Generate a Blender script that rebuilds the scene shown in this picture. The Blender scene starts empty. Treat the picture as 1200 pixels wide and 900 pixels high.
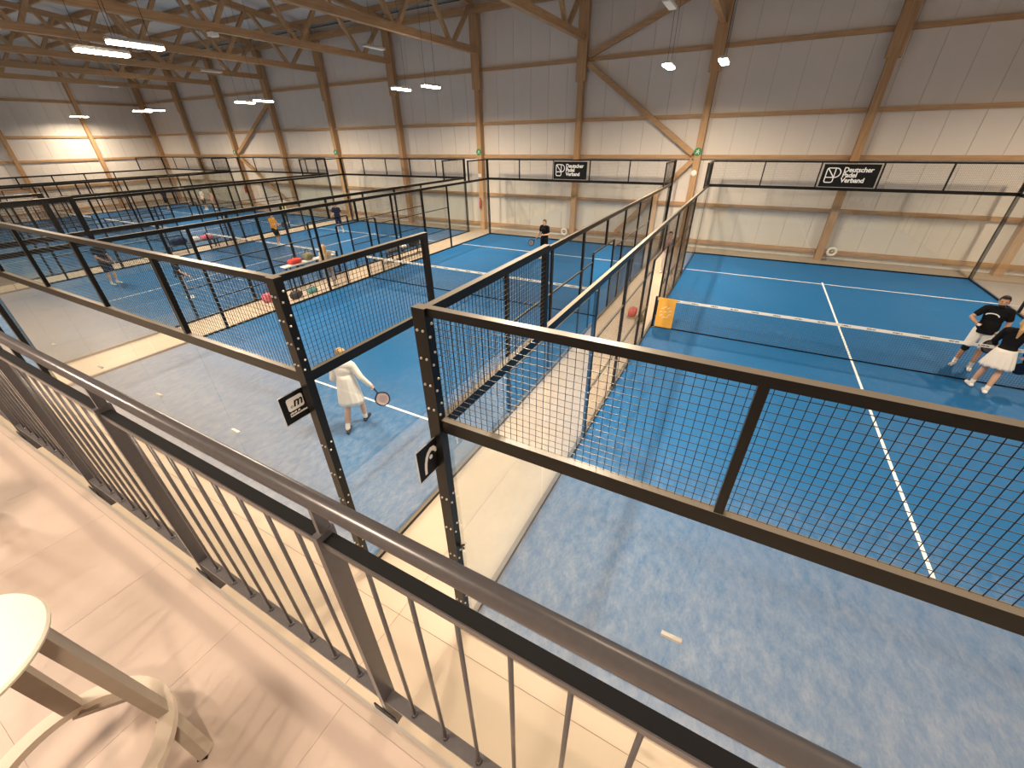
import bpy, math, random
from mathutils import Vector, Matrix

random.seed(7)
SC = bpy.context.scene
COL = SC.collection
PI = math.pi

# ------------------------------------------------------------------ camera
CAM = (1.7257, -2.0303, 4.9595)
PITCH, YAW, ROLL = 0.54875, 0.50195, -0.01740
cam_d = bpy.data.cameras.new('camera')
cam_d.sensor_width = 36.0
cam_d.lens = 36.0 * 470.875 / 1200.0
cam_d.clip_start = 0.02
cam_d.clip_end = 200
cam = bpy.data.objects.new('camera', cam_d)
COL.objects.link(cam)
fwd = Vector((-math.sin(YAW) * math.cos(PITCH), math.cos(YAW) * math.cos(PITCH), -math.sin(PITCH)))
rgt = Vector((math.cos(YAW), math.sin(YAW), 0))
upv = rgt.cross(fwd)
r2 = math.cos(ROLL) * rgt + math.sin(ROLL) * upv
u2 = -math.sin(ROLL) * rgt + math.cos(ROLL) * upv
cam.matrix_world = Matrix(((r2.x, u2.x, -fwd.x, CAM[0]), (r2.y, u2.y, -fwd.y, CAM[1]), (r2.z, u2.z, -fwd.z, CAM[2]), (0, 0, 0, 1)))
SC.camera = cam

# ------------------------------------------------------------------ world / exposure / lamp strengths
w = bpy.data.worlds.new('world')
SC.world = w
w.use_nodes = True
w.node_tree.nodes['Background'].inputs[0].default_value = (1.0, 0.9, 0.8, 1)
w.node_tree.nodes['Background'].inputs[1].default_value = 0.02
SC.view_settings.view_transform = 'Standard'
SC.view_settings.look = 'None'
SC.view_settings.gamma = 1.0
SC.view_settings.use_curve_mapping = False
SC.view_settings.exposure = 0.2
COURT_LAMP_W = 420.0
GALLERY_LAMP_W = 165.0
UNDER_LAMP_W = 42.0
UP_FILL = 0.015
LAMP_RGB = (1.0, 0.82, 0.60)
WARM_RGB = (1.0, 0.80, 0.62)

# ------------------------------------------------------------------ materials
MATS = {}


def mat(name, rgb, rough=0.6, metal=0.0, noise=None, bump=None, spec=0.5):
    """noise=(scale, rgb2, amount, (sx,sy,sz)); bump=(scale,strength)"""
    if name in MATS:
        return MATS[name]
    m = bpy.data.materials.new(name)
    m.use_nodes = True
    nt = m.node_tree
    b = nt.nodes['Principled BSDF']
    b.inputs['Base Color'].default_value = (*rgb, 1)
    b.inputs['Roughness'].default_value = rough
    b.inputs['Metallic'].default_value = metal
    b.inputs['Specular IOR Level'].default_value = spec
    tc = None
    if noise or bump:
        tc = nt.nodes.new('ShaderNodeTexCoord')
    if noise:
        sc, rgb2, amt, st = noise
        mp = nt.nodes.new('ShaderNodeMapping')
        mp.inputs['Scale'].default_value = st
        nt.links.new(tc.outputs['Object'], mp.inputs['Vector'])
        n = nt.nodes.new('ShaderNodeTexNoise')
        n.inputs['Scale'].default_value = sc
        n.inputs['Detail'].default_value = 5
        nt.links.new(mp.outputs[0], n.inputs['Vector'])
        r = nt.nodes.new('ShaderNodeMapRange')
        r.inputs['From Min'].default_value = 0.35
        r.inputs['From Max'].default_value = 0.68
        r.inputs['To Max'].default_value = amt
        nt.links.new(n.outputs['Fac'], r.inputs['Value'])
        mx = nt.nodes.new('ShaderNodeMix')
        mx.data_type = 'RGBA'
        mx.inputs[6].default_value = (*rgb, 1)
        mx.inputs[7].default_value = (*rgb2, 1)
        nt.links.new(r.outputs[0], mx.inputs[0])
        nt.links.new(mx.outputs[2], b.inputs['Base Color'])
    if bump:
        n2 = nt.nodes.new('ShaderNodeTexNoise')
        n2.inputs['Scale'].default_value = bump[0]
        n2.inputs['Detail'].default_value = 4
        nt.links.new(tc.outputs['Object'], n2.inputs['Vector'])
        bp = nt.nodes.new('ShaderNodeBump')
        bp.inputs['Strength'].default_value = bump[1]
        bp.inputs['Distance'].default_value = 0.01
        nt.links.new(n2.outputs['Fac'], bp.inputs['Height'])
        nt.links.new(bp.outputs[0], b.inputs['Normal'])
    MATS[name] = m
    return m


def emit_mat(name, rgb, strength):
    m = bpy.data.materials.new(name)
    m.use_nodes = True
    b = m.node_tree.nodes['Principled BSDF']
    b.inputs['Base Color'].default_value = (0.8, 0.8, 0.8, 1)
    b.inputs['Emission Color'].default_value = (*rgb, 1)
    b.inputs['Emission Strength'].default_value = strength
    MATS[name] = m
    return m


def glass_mat(name, tint, ior=1.45):
    m = bpy.data.materials.new(name)
    m.use_nodes = True
    nt = m.node_tree
    nt.nodes.clear()
    out = nt.nodes.new('ShaderNodeOutputMaterial')
    mix = nt.nodes.new('ShaderNodeMixShader')
    fr = nt.nodes.new('ShaderNodeFresnel')
    fr.inputs['IOR'].default_value = ior
    tr = nt.nodes.new('ShaderNodeBsdfTransparent')
    tr.inputs[0].default_value = (*tint, 1)
    gl = nt.nodes.new('ShaderNodeBsdfGlossy')
    gl.inputs['Roughness'].default_value = 0.0
    gl.inputs['Color'].default_value = (1, 1, 1, 1)
    # light entering a pane meets both of its surfaces at once: 2R/(1+R), nothing more on the way out
    def mth(op, a, b):
        n = nt.nodes.new('ShaderNodeMath')
        n.operation = op
        for i, v in enumerate((a, b)):
            if isinstance(v, (int, float)):
                n.inputs[i].default_value = v
            else:
                nt.links.new(v, n.inputs[i])
        return n.outputs[0]
    geo = nt.nodes.new('ShaderNodeNewGeometry')
    two = mth('DIVIDE', mth('MULTIPLY', fr.outputs[0], 2.0), mth('ADD', fr.outputs[0], 1.0))
    fac = mth('MULTIPLY', two, mth('SUBTRACT', 1.0, geo.outputs['Backfacing']))
    nt.links.new(fac, mix.inputs[0])
    nt.links.new(tr.outputs[0], mix.inputs[1])
    nt.links.new(gl.outputs[0], mix.inputs[2])
    nt.links.new(mix.outputs[0], out.inputs[0])
    MATS[name] = m
    return m


def wood_mat(name, a, b2, axis):
    m = bpy.data.materials.new(name)
    m.use_nodes = True
    nt = m.node_tree
    b = nt.nodes['Principled BSDF']
    b.inputs['Roughness'].default_value = 0.6
    tc = nt.nodes.new('ShaderNodeTexCoord')
    mp = nt.nodes.new('ShaderNodeMapping')
    s = [9.0, 9.0, 9.0]
    s[axis] = 0.6
    mp.inputs['Scale'].default_value = s
    nt.links.new(tc.outputs['Object'], mp.inputs['Vector'])
    n = nt.nodes.new('ShaderNodeTexNoise')
    n.inputs['Scale'].default_value = 2.0
    n.inputs['Detail'].default_value = 6
    n.inputs['Distortion'].default_value = 0.6
    nt.links.new(mp.outputs[0], n.inputs['Vector'])
    cr = nt.nodes.new('ShaderNodeValToRGB')
    cr.color_ramp.elements[0].position = 0.3
    cr.color_ramp.elements[0].color = (*a, 1)
    cr.color_ramp.elements[1].position = 0.7
    cr.color_ramp.elements[1].color = (*b2, 1)
    nt.links.new(n.outputs['Fac'], cr.inputs[0])
    nt.links.new(cr.outputs[0], b.inputs['Base Color'])
    MATS[name] = m
    return m


W1, W2 = (0.36, 0.205, 0.10), (0.50, 0.315, 0.165)
for i, ax in enumerate('xyz'):
    wood_mat('timber_' + ax, W1, W2, i)
glass_mat('court_glass', (0.955, 0.968, 0.958), 1.52)
emit_mat('lamp_glow', (1.0, 0.84, 0.60), 32.0)
mat('exit_green', (0.01, 0.22, 0.09), 0.4)  # plain green sign colour, no emission
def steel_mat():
    """black powder coat with lamplight on upward faces put into the colour"""
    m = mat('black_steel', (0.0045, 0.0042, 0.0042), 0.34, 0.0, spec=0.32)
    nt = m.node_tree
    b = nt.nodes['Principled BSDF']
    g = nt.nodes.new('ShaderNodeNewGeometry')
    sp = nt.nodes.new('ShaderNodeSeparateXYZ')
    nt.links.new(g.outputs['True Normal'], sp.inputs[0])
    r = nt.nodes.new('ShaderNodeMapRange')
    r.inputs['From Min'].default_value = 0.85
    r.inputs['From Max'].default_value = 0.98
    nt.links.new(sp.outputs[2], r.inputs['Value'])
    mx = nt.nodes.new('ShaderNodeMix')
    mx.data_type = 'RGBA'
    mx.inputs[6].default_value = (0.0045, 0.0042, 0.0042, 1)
    mx.inputs[7].default_value = (0.19, 0.165, 0.135, 1)  # beige stands in for light falling on the tops
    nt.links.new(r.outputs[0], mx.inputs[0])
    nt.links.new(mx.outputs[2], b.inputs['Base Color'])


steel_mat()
mat('black_plastic', (0.006, 0.006, 0.007), 0.5, spec=0.25)
mat('rail_paint', (0.125, 0.115, 0.118), 0.28, 0.3, noise=(60, (0.105, 0.096, 0.1), 0.6, (1, 1, 1)), spec=0.7)
mat('zinc', (0.62, 0.6, 0.57), 0.35, 0.8)
mat('white_paint', (0.78, 0.76, 0.73), 0.5)
mat('white_line', (0.82, 0.82, 0.8), 0.7)
mat('wall_panel', (0.68, 0.63, 0.59), 0.5, noise=(0.7, (0.61, 0.565, 0.53), 0.7, (1, 1, 0.5)), bump=(8, 0.04))
mat('wall_joint', (0.36, 0.345, 0.335), 0.8)
mat('roof_panel', (0.6, 0.6, 0.6), 0.6, noise=(0.8, (0.5, 0.5, 0.5), 0.6, (1, 1, 1)))
mat('hall_floor', (0.47, 0.385, 0.30), 0.42, noise=(0.9, (0.41, 0.335, 0.26), 0.6, (1, 1, 1)), bump=(30, 0.03))
mat('floor_joint', (0.2, 0.17, 0.14), 0.9)
mat('gallery_tile', (0.45, 0.355, 0.30), 0.42, noise=(2.2, (0.40, 0.315, 0.265), 0.6, (1, 0.6, 1)), bump=(25, 0.04))
mat('gallery_joint', (0.35, 0.275, 0.225), 0.9)
mat('trim_metal', (0.45, 0.41, 0.37), 0.4, 0.7)
mat('concrete', (0.5, 0.46, 0.42), 0.8, noise=(3, (0.42, 0.39, 0.36), 0.5, (1, 1, 1)))
mat('stool_wood', (0.34, 0.275, 0.215), 0.5, noise=(8, (0.29, 0.235, 0.18), 0.5, (1, 1, 4)))
mat('edge_beige', (0.4, 0.32, 0.265), 0.5)
mat('stool_ring', (0.55, 0.46, 0.37), 0.45)
mat('stool_seat', (0.80, 0.73, 0.60), 0.35)
mat('net_string', (0.012, 0.02, 0.035), 0.8)
mat('orange_vinyl', (0.80, 0.40, 0.055), 0.5, noise=(7, (0.85, 0.5, 0.12), 0.4, (1, 1, 1)))
mat('pale_print', (0.85, 0.68, 0.45), 0.6)
mat('sign_black', (0.005, 0.005, 0.006), 0.5, spec=0.25)
mat('sign_white', (0.86, 0.86, 0.86), 0.5)
mat('skin', (0.60, 0.36, 0.25), 0.5, noise=(14, (0.54, 0.31, 0.21), 0.5, (1, 1, 1)))
mat('skin_tan', (0.47, 0.27, 0.175), 0.5)
mat('cloth_white', (0.76, 0.72, 0.68), 0.85, bump=(22, 0.5))
mat('cloth_black', (0.008, 0.008, 0.01), 0.85, bump=(22, 0.5), spec=0.15)
mat('cloth_orange', (0.78, 0.36, 0.02), 0.8, bump=(22, 0.4))
mat('cloth_navy', (0.018, 0.026, 0.07), 0.85, bump=(22, 0.4), spec=0.15)
mat('cloth_yellow', (0.75, 0.68, 0.22), 0.8)
mat('cloth_beige', (0.48, 0.38, 0.27), 0.85, bump=(22, 0.4))
mat('cloth_grey', (0.3, 0.29, 0.3), 0.85)
mat('cloth_salmon', (0.66, 0.36, 0.28), 0.85)
mat('cloth_pinkish', (0.42, 0.3, 0.29), 0.85)
mat('hair_dark', (0.016, 0.011, 0.009), 0.6, bump=(60, 0.4), spec=0.25)
mat('hair_brown', (0.09, 0.05, 0.028), 0.55, bump=(60, 0.4))
mat('hair_blond', (0.5, 0.31, 0.13), 0.5, bump=(60, 0.4))
mat('red_nylon', (0.6, 0.045, 0.03), 0.55)
mat('pink_nylon', (0.7, 0.16, 0.24), 0.6)
mat('dark_nylon', (0.03, 0.032, 0.04), 0.6)
mat('olive_nylon', (0.2, 0.19, 0.11), 0.7)
mat('grey_nylon', (0.22, 0.23, 0.27), 0.7)
mat('teal_nylon', (0.12, 0.33, 0.32), 0.7)
mat('fire_red', (0.5, 0.02, 0.015), 0.35)
mat('lamp_body', (0.5, 0.5, 0.5), 0.4, 0.5)
mat('lens_off', (0.72, 0.7, 0.66), 0.4)


def turf_material():
    m = bpy.data.materials.new('blue_turf')
    m.use_nodes = True
    nt = m.node_tree
    b = nt.nodes['Principled BSDF']
    b.inputs['Roughness'].default_value = 0.55
    b.inputs['Specular IOR Level'].default_value = 0.2
    tc = nt.nodes.new('ShaderNodeTexCoord')
    n1 = nt.nodes.new('ShaderNodeTexNoise')
    n1.inputs['Scale'].default_value = 0.55
    n1.inputs['Detail'].default_value = 4
    n2 = nt.nodes.new('ShaderNodeTexNoise')
    n2.inputs['Scale'].default_value = 7.0
    n2.inputs['Detail'].default_value = 7
    n2.inputs['Roughness'].default_value = 0.78
    n3 = nt.nodes.new('ShaderNodeTexNoise')
    n3.inputs['Scale'].default_value = 160.0
    n3.inputs['Detail'].default_value = 2
    mp = nt.nodes.new('ShaderNodeMapping')
    mp.inputs['Scale'].default_value = (1.0, 0.55, 1)
    mp.inputs['Rotation'].default_value = (0, 0, 0.6)
    nt.links.new(tc.outputs['Object'], mp.inputs['Vector'])
    for n in (n1, n3):
        nt.links.new(tc.outputs['Object'], n.inputs['Vector'])
    nt.links.new(mp.outputs[0], n2.inputs['Vector'])
    # sand lying in the pile
    r1 = nt.nodes.new('ShaderNodeMapRange')
    r1.inputs['From Min'].default_value = 0.42
    r1.inputs['From Max'].default_value = 0.68
    nt.links.new(n1.outputs['Fac'], r1.inputs['Value'])
    r2_ = nt.nodes.new('ShaderNodeMapRange')
    r2_.inputs['From Min'].default_value = 0.45
    r2_.inputs['From Max'].default_value = 0.75
    nt.links.new(n2.outputs['Fac'], r2_.inputs['Value'])
    mu = nt.nodes.new('ShaderNodeMath')
    mu.operation = 'MULTIPLY'
    nt.links.new(r1.outputs[0], mu.inputs[0])
    nt.links.new(r2_.outputs[0], mu.inputs[1])
    mu1 = nt.nodes.new('ShaderNodeMath')
    mu1.operation = 'MULTIPLY'
    mu1.inputs[1].default_value = 0.11
    nt.links.new(mu.outputs[0], mu1.inputs[0])
    # pale sand tone growing stronger towards one end of each court
    sp = nt.nodes.new('ShaderNodeSeparateXYZ')
    nt.links.new(tc.outputs['Object'], sp.inputs[0])
    r4 = nt.nodes.new('ShaderNodeMapRange')
    r4.interpolation_type = 'SMOOTHSTEP'
    r4.inputs['From Min'].default_value = -5.0
    r4.inputs['From Max'].default_value = -9.0
    r4.inputs['To Max'].default_value = 0.36
    nt.links.new(sp.outputs[1], r4.inputs['Value'])
    r5 = nt.nodes.new('ShaderNodeMapRange')
    r5.inputs['From Min'].default_value = 0.3
    r5.inputs['From Max'].default_value = 0.66
    nt.links.new(n2.outputs['Fac'], r5.inputs['Value'])
    m4 = nt.nodes.new('ShaderNodeMath')
    m4.operation = 'MULTIPLY'
    nt.links.new(r4.outputs[0], m4.inputs[0])
    nt.links.new(r5.outputs[0], m4.inputs[1])
    mu2 = nt.nodes.new('ShaderNodeMath')
    mu2.operation = 'ADD'
    mu2.use_clamp = True
    nt.links.new(mu1.outputs[0], mu2.inputs[0])
    nt.links.new(m4.outputs[0], mu2.inputs[1])
    base = nt.nodes.new('ShaderNodeMix')
    base.data_type = 'RGBA'
    base.inputs[6].default_value = (0.005, 0.085, 0.25, 1)
    base.inputs[7].default_value = (0.009, 0.135, 0.345, 1)
    nt.links.new(n3.outputs['Fac'], base.inputs[0])
    mx = nt.nodes.new('ShaderNodeMix')
    mx.data_type = 'RGBA'
    mx.inputs[7].default_value = (0.44, 0.46, 0.5, 1)
    nt.links.new(mu2.outputs[0], mx.inputs[0])
    nt.links.new(base.outputs[2], mx.inputs[6])
    nt.links.new(mx.outputs[2], b.inputs['Base Color'])
    bp = nt.nodes.new('ShaderNodeBump')
    bp.inputs['Strength'].default_value = 0.35
    bp.inputs['Distance'].default_value = 0.01
    nt.links.new(n3.outputs['Fac'], bp.inputs['Height'])
    nt.links.new(bp.outputs[0], b.inputs['Normal'])
    MATS['blue_turf'] = m


turf_material()


def band_material():
    """white net tape with a row of small dark printed marks"""
    m = bpy.data.materials.new('net_tape')
    m.use_nodes = True
    nt = m.node_tree
    b = nt.nodes['Principled BSDF']
    b.inputs['Roughness'].default_value = 0.6
    tc = nt.nodes.new('ShaderNodeTexCoord')
    sp = nt.nodes.new('ShaderNodeSeparateXYZ')
    nt.links.new(tc.outputs['Object'], sp.inputs[0])

    def math_(op, a, bb):
        n = nt.nodes.new('ShaderNodeMath')
        n.operation = op
        for i, v in enumerate((a, bb)):
            if isinstance(v, (int, float)):
                n.inputs[i].default_value = v
            else:
                nt.links.new(v, n.inputs[i])
        return n.outputs[0]
    fx = math_('FRACT', math_('MULTIPLY', sp.outputs[0], 2.0), 0)
    on = math_('LESS_THAN', fx, 0.36)
    zz = math_('LESS_THAN', math_('ABSOLUTE', sp.outputs[2], 0), 0.012)
    n = nt.nodes.new('ShaderNodeTexNoise')
    n.inputs['Scale'].default_value = 45
    nt.links.new(tc.outputs['Object'], n.inputs['Vector'])
    nn = math_('GREATER_THAN', n.outputs['Fac'], 0.42)
    f = math_('MULTIPLY', math_('MULTIPLY', on, zz), nn)
    mx = nt.nodes.new('ShaderNodeMix')
    mx.data_type = 'RGBA'
    mx.inputs[6].default_value = (0.8, 0.78, 0.74, 1)
    mx.inputs[7].default_value = (0.03, 0.03, 0.04, 1)
    nt.links.new(f, mx.inputs[0])
    nt.links.new(mx.outputs[2], b.inputs['Base Color'])
    MATS['net_tape'] = m


band_material()


# ------------------------------------------------------------------ mesh helpers
class MB:
    def __init__(self):
        self.v, self.f = [], []

    def box(self, lo, hi, caps=True):
        x0, y0, z0 = lo
        x1, y1, z1 = hi
        n = len(self.v)
        self.v += [(x0, y0, z0), (x1, y0, z0), (x1, y1, z0), (x0, y1, z0), (x0, y0, z1), (x1, y0, z1), (x1, y1, z1), (x0, y1, z1)]
        self.f += [[n + i for i in q] for q in ((0, 3, 2, 1), (4, 5, 6, 7), (0, 1, 5, 4), (1, 2, 6, 5), (2, 3, 7, 6), (3, 0, 4, 7))]
        return self

    def bar(self, a, b, wdt, hgt, up=(0, 0, 1)):
        """box beam from a to b, wdt sideways, hgt along up"""
        a, b = Vector(a), Vector(b)
        d = (b - a).normalized()
        s = d.cross(Vector(up))
        if s.length < 1e-5:
            s = d.cross(Vector((0, 1, 0)))
        s.normalize()
        u = s.cross(d)
        n = len(self.v)
        for p in (a, b):
            for i, j in ((-1, -1), (1, -1), (1, 1), (-1, 1)):
                self.v.append(tuple(p + s * (i * wdt / 2) + u * (j * hgt / 2)))
        self.f += [[n + i for i in q] for q in ((3, 2, 1, 0), (4, 5, 6, 7), (0, 1, 5, 4), (1, 2, 6, 5), (2, 3, 7, 6), (3, 0, 4, 7))]
        return self

    def tube(self, pts, r, seg=8, closed=False):
        pts = [Vector(p) for p in pts]
        rs = r if isinstance(r, (list, tuple)) else [r] * len(pts)
        n0 = len(self.v)
        prev = None
        for i, p in enumerate(pts):
            if closed:
                d = (pts[(i + 1) % len(pts)] - pts[i - 1]).normalized()
            else:
                d = (pts[min(i + 1, len(pts) - 1)] - pts[max(i - 1, 0)]).normalized()
            if prev is None:
                s = d.cross(Vector((0, 0, 1)))
                if s.length < 1e-4:
                    s = d.cross(Vector((1, 0, 0)))
            else:
                s = prev - d * prev.dot(d)
            s.normalize()
            prev = s
            u = d.cross(s)
            for k in range(seg):
                a = 2 * PI * k / seg
                self.v.append(tuple(p + (s * math.cos(a) + u * math.sin(a)) * rs[i]))
        m = len(pts)
        for i in range(m if closed else m - 1):
            for k in range(seg):
                a, b = n0 + i * seg + k, n0 + i * seg + (k + 1) % seg
                c, d_ = n0 + ((i + 1) % m) * seg + (k + 1) % seg, n0 + ((i + 1) % m) * seg + k
                self.f.append([a, b, c, d_])
        if not closed:
            self.f.append([n0 + k for k in range(seg)][::-1])
            self.f.append([n0 + (m - 1) * seg + k for k in range(seg)])
        return self

    def lathe(self, prof, seg=24, cap=True):
        n0 = len(self.v)
        for r, z in prof:
            for k in range(seg):
                a = 2 * PI * k / seg
                self.v.append((r * math.cos(a), r * math.sin(a), z))
        for i in range(len(prof) - 1):
            for k in range(seg):
                self.f.append([n0 + i * seg + k, n0 + i * seg + (k + 1) % seg, n0 + (i + 1) * seg + (k + 1) % seg, n0 + (i + 1) * seg + k])
        if cap:
            self.f.append([n0 + k for k in range(seg)][::-1])
            self.f.append([n0 + (len(prof) - 1) * seg + k for k in range(seg)])
        return self

    def ball(self, c, r, seg=12, rings=8, sq=1.0):
        """ellipsoid; sq<1 squares it off"""
        rx, ry, rz = r if isinstance(r, (tuple, list)) else (r, r, r)
        n0 = len(self.v)

        def pw(t):
            return math.copysign(abs(t) ** sq, t)
        for i in range(rings + 1):
            th = PI * i / rings
            for k in range(seg):
                a = 2 * PI * k / seg
                st = max(math.sin(th), 0.002)
                self.v.append((c[0] + rx * pw(st) * pw(math.cos(a)), c[1] + ry * pw(st) * pw(math.sin(a)), c[2] - rz * pw(math.cos(th))))
        for i in range(rings):
            for k in range(seg):
                self.f.append([n0 + i * seg + k, n0 + i * seg + (k + 1) % seg, n0 + (i + 1) * seg + (k + 1) % seg, n0 + (i + 1) * seg + k])
        self.f.append([n0 + k for k in range(seg)][::-1])
        self.f.append([n0 + rings * seg + k for k in range(seg)])
        return self

    def cap(self, a, b, ra, rb, seg=12, flat=1.0, wide=(1, 0, 0)):
        """tapered capsule, elliptical when flat<1"""
        a, b = Vector(a), Vector(b)
        d = b - a
        L = d.length
        d = d / L if L > 1e-6 else Vector((0, 0, 1))
        s = Vector(wide) - d * Vector(wide).dot(d)
        if s.length < 0.1:
            s = Vector((0, 1, 0)) - d * d.y
        s.normalize()
        u = d.cross(s)
        n0 = len(self.v)
        rings = []
        for i in range(5):
            t = (PI / 2) * (1 - i / 4)
            rings.append((a - d * ra * math.sin(t) * (0.9 if flat == 1 else flat), max(ra * math.cos(t), 0.001)))
        for i in range(5):
            t = (PI / 2) * i / 4
            rings.append((b + d * rb * math.sin(t) * (0.9 if flat == 1 else flat), max(rb * math.cos(t), 0.001)))
        for p, r in rings:
            for k in range(seg):
                an = 2 * PI * k / seg
                self.v.append(tuple(p + s * r * math.cos(an) + u * r * flat * math.sin(an)))
        for i in range(len(rings) - 1):
            for k in range(seg):
                self.f.append([n0 + i * seg + k, n0 + i * seg + (k + 1) % seg, n0 + (i + 1) * seg + (k + 1) % seg, n0 + (i + 1) * seg + k])
        self.f.append([n0 + k for k in range(seg)][::-1])
        self.f.append([n0 + (len(rings) - 1) * seg + k for k in range(seg)])
        return self

    def poly(self, pts, y0, y1):
        """extrude polygon in xz along y"""
        n = len(pts)
        n0 = len(self.v)
        for y in (y0, y1):
            self.v += [(p[0], y, p[1]) for p in pts]
        self.f.append([n0 + i for i in range(n)])
        self.f.append([n0 + n + i for i in range(n)][::-1])
        for i in range(n):
            j = (i + 1) % n
            self.f.append([n0 + j, n0 + i, n0 + n + i, n0 + n + j])
        return self

    def mesh(self, name, material=None, smooth=False):
        me = bpy.data.meshes.new(name)
        me.from_pydata(self.v, [], self.f)
        me.update()
        if material:
            me.materials.append(MATS[material])
        if smooth:
            me.polygons.foreach_set('use_smooth', [True] * len(me.polygons))
        return me


def link(name, me, parent=None, loc=(0, 0, 0), rz=0.0, rot=None):
    o = bpy.data.objects.new(name, me)
    COL.objects.link(o)
    o.location = loc
    o.rotation_euler = rot if rot else (0, 0, rz)
    if parent is not None:
        o.parent = parent
    return o


def part(name, mb, material, parent, loc=(0, 0, 0), rz=0.0, smooth=False, kind=None, label=None):
    o = link(name, mb.mesh(name, material, smooth), parent, loc, rz)
    if kind:
        o['kind'] = kind
    if label:
        o['label'] = label
    return o


def tag(o, label=None, cat=None, group=None, kind=None):
    if label:
        o['label'] = label
    if cat:
        o['category'] = cat
    if group:
        o['group'] = group
    if kind:
        o['kind'] = kind
    return o


def thing(name, label=None, cat=None, loc=(0, 0, 0), rz=0.0, group=None, kind=None, rot=None):
    o = bpy.data.objects.new(name, None)
    o.empty_display_size = 0.2
    COL.objects.link(o)
    o.location = loc
    o.rotation_euler = rot if rot else (0, 0, rz)
    return tag(o, label, cat, group, kind)


_cache = {}


def box_mesh(name, size, material):
    """shared box mesh centred on origin"""
    k = (name, tuple(round(s, 4) for s in size), material)
    if k not in _cache:
        x, y, z = (s / 2 for s in size)
        _cache[k] = MB().box((-x, -y, -z), (x, y, z)).mesh(name, material)
    return _cache[k]


def boxpart(name, lo, hi, material, parent):
    size = [hi[i] - lo[i] for i in range(3)]
    c = [(hi[i] + lo[i]) / 2 for i in range(3)]
    return link(name, box_mesh(name, size, material), parent, c)


def bevel_mesh(me, wdt, seg=2):
    import bmesh
    bm = bmesh.new()
    bm.from_mesh(me)
    bmesh.ops.bevel(bm, geom=bm.edges[:], offset=wdt, segments=seg, affect='EDGES')
    bm.to_mesh(me)
    bm.free()
    return me


# ------------------------------------------------------------------ dimensions
GAP = 1.6867
PITCH_X = 10 + GAP
NC = 5
X_LEFT, X_RIGHT = -49.2, 13.6
Y_WALL = 21.4
Y_BACK = -7.6
Z_GAL = 3.17
Y_EDGE = -1.715
Z_EAVE = 10.75
SLOPE = 0.09
Y_RIDGE = 5.0
COLX = [-0.85 + 6.0 * k for k in range(-8, 3)]
COLX[0] = -48.95


def roof_z(y):
    return Z_EAVE + SLOPE * (Y_WALL - y) if y >= Y_RIDGE else Z_EAVE + SLOPE * (Y_WALL - Y_RIDGE) - SLOPE * (Y_RIDGE - y)


# ------------------------------------------------------------------ setting: hall floor
fl = thing('floor', 'beige hall floor of large smooth slabs between the courts', kind='structure')
boxpart('floor_bed', (X_LEFT, Y_BACK, -0.2), (X_RIGHT, Y_WALL, -0.016), 'floor_joint', fl)
xs = [X_LEFT] + [x for x in [-0.86 + PITCH_X / 2 * k for k in range(-9, 4)] if X_LEFT + 0.3 < x < X_RIGHT - 0.3] + [X_RIGHT]
ys = [Y_BACK, -4.3, -0.31, 5.5, 11.0, 16.5, Y_WALL]
for i in range(len(xs) - 1):
    for j in range(len(ys) - 1):
        boxpart('floor_slab', (xs[i] + 0.003, ys[j] + 0.003, -0.05), (xs[i + 1] - 0.003, ys[j + 1] - 0.003, -0.012), 'hall_floor', fl)

# ------------------------------------------------------------------ setting: far wall
wf = thing('wall_far', 'pale insulated panel wall with timber girts behind the courts', kind='structure')
boxpart('wall_backing', (X_LEFT, Y_WALL + 0.02, -0.1), (X_RIGHT, Y_WALL + 0.2, Z_EAVE + 0.3), 'wall_joint', wf)
x = X_LEFT
nP = int((X_RIGHT - X_LEFT) / 1.0)
pw_ = (X_RIGHT - X_LEFT) / nP
pm = MB().box((-pw_ / 2 + 0.006, 0, 0), (pw_ / 2 - 0.006, 0.03, Z_EAVE + 0.3)).mesh('wall_panel', 'wall_panel')
for i in range(nP):
    link('wall_panel', pm, wf, (X_LEFT + (i + 0.5) * pw_, Y_WALL, 0))
edges = [X_LEFT] + [c for c in COLX] + [X_RIGHT]
for zc, hh in ((0.32, 0.16), (2.03, 0.16), (4.08, 0.16), (5.70, 0.15), (8.13, 0.15)):
    for i in range(len(edges) - 1):
        a, b = edges[i] + (0.17 if i else 0.0), edges[i + 1] - 0.17
        if b - a > 0.3:
            boxpart('girt', (a, Y_WALL - 0.13, zc - hh / 2), (b, Y_WALL, zc + hh / 2), 'timber_x', wf)
tb = thing('trim_2', 'timber eave beam along the wall head', kind='structure')
for i in range(len(edges) - 1):
    a, b = edges[i] + 0.001, edges[i + 1] - 0.001
    if b - a > 0.3:
        boxpart('eave_beam', (a, Y_WALL - 0.36, 10.42), (b, Y_WALL - 0.16, 10.72), 'timber_x', tb)

# left end wall
wl = thing('wall_left', 'pale panel end wall with timber girts at the hall end', kind='structure')
boxpart('wall_backing', (X_LEFT - 0.2, Y_BACK, -0.1), (X_LEFT - 0.02, Y_WALL, 12.6), 'wall_joint', wl)
pm2 = MB().box((0, -0.494, 0), (0.03, 0.494, 12.4)).mesh('wall_panel', 'wall_panel')
for i in range(int(Y_WALL - Y_BACK)):
    link('wall_panel', pm2, wl, (X_LEFT - 0.02, Y_BACK + 0.5 + i, 0))
lc = [Y_WALL - 0.3, 16.4, 11.1, 5.8, 0.5, -4.8]
for zc in (0.32, 2.03, 3.95, 5.6, 8.0, 10.4):
    yy = [Y_BACK] + sorted(lc)
    for i in range(len(yy) - 1):
        a, b = yy[i] + 0.16, yy[i + 1] - 0.16
        boxpart('girt', (X_LEFT, a, zc - 0.08), (X_LEFT + 0.13, b, zc + 0.08), 'timber_y', wl)
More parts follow.
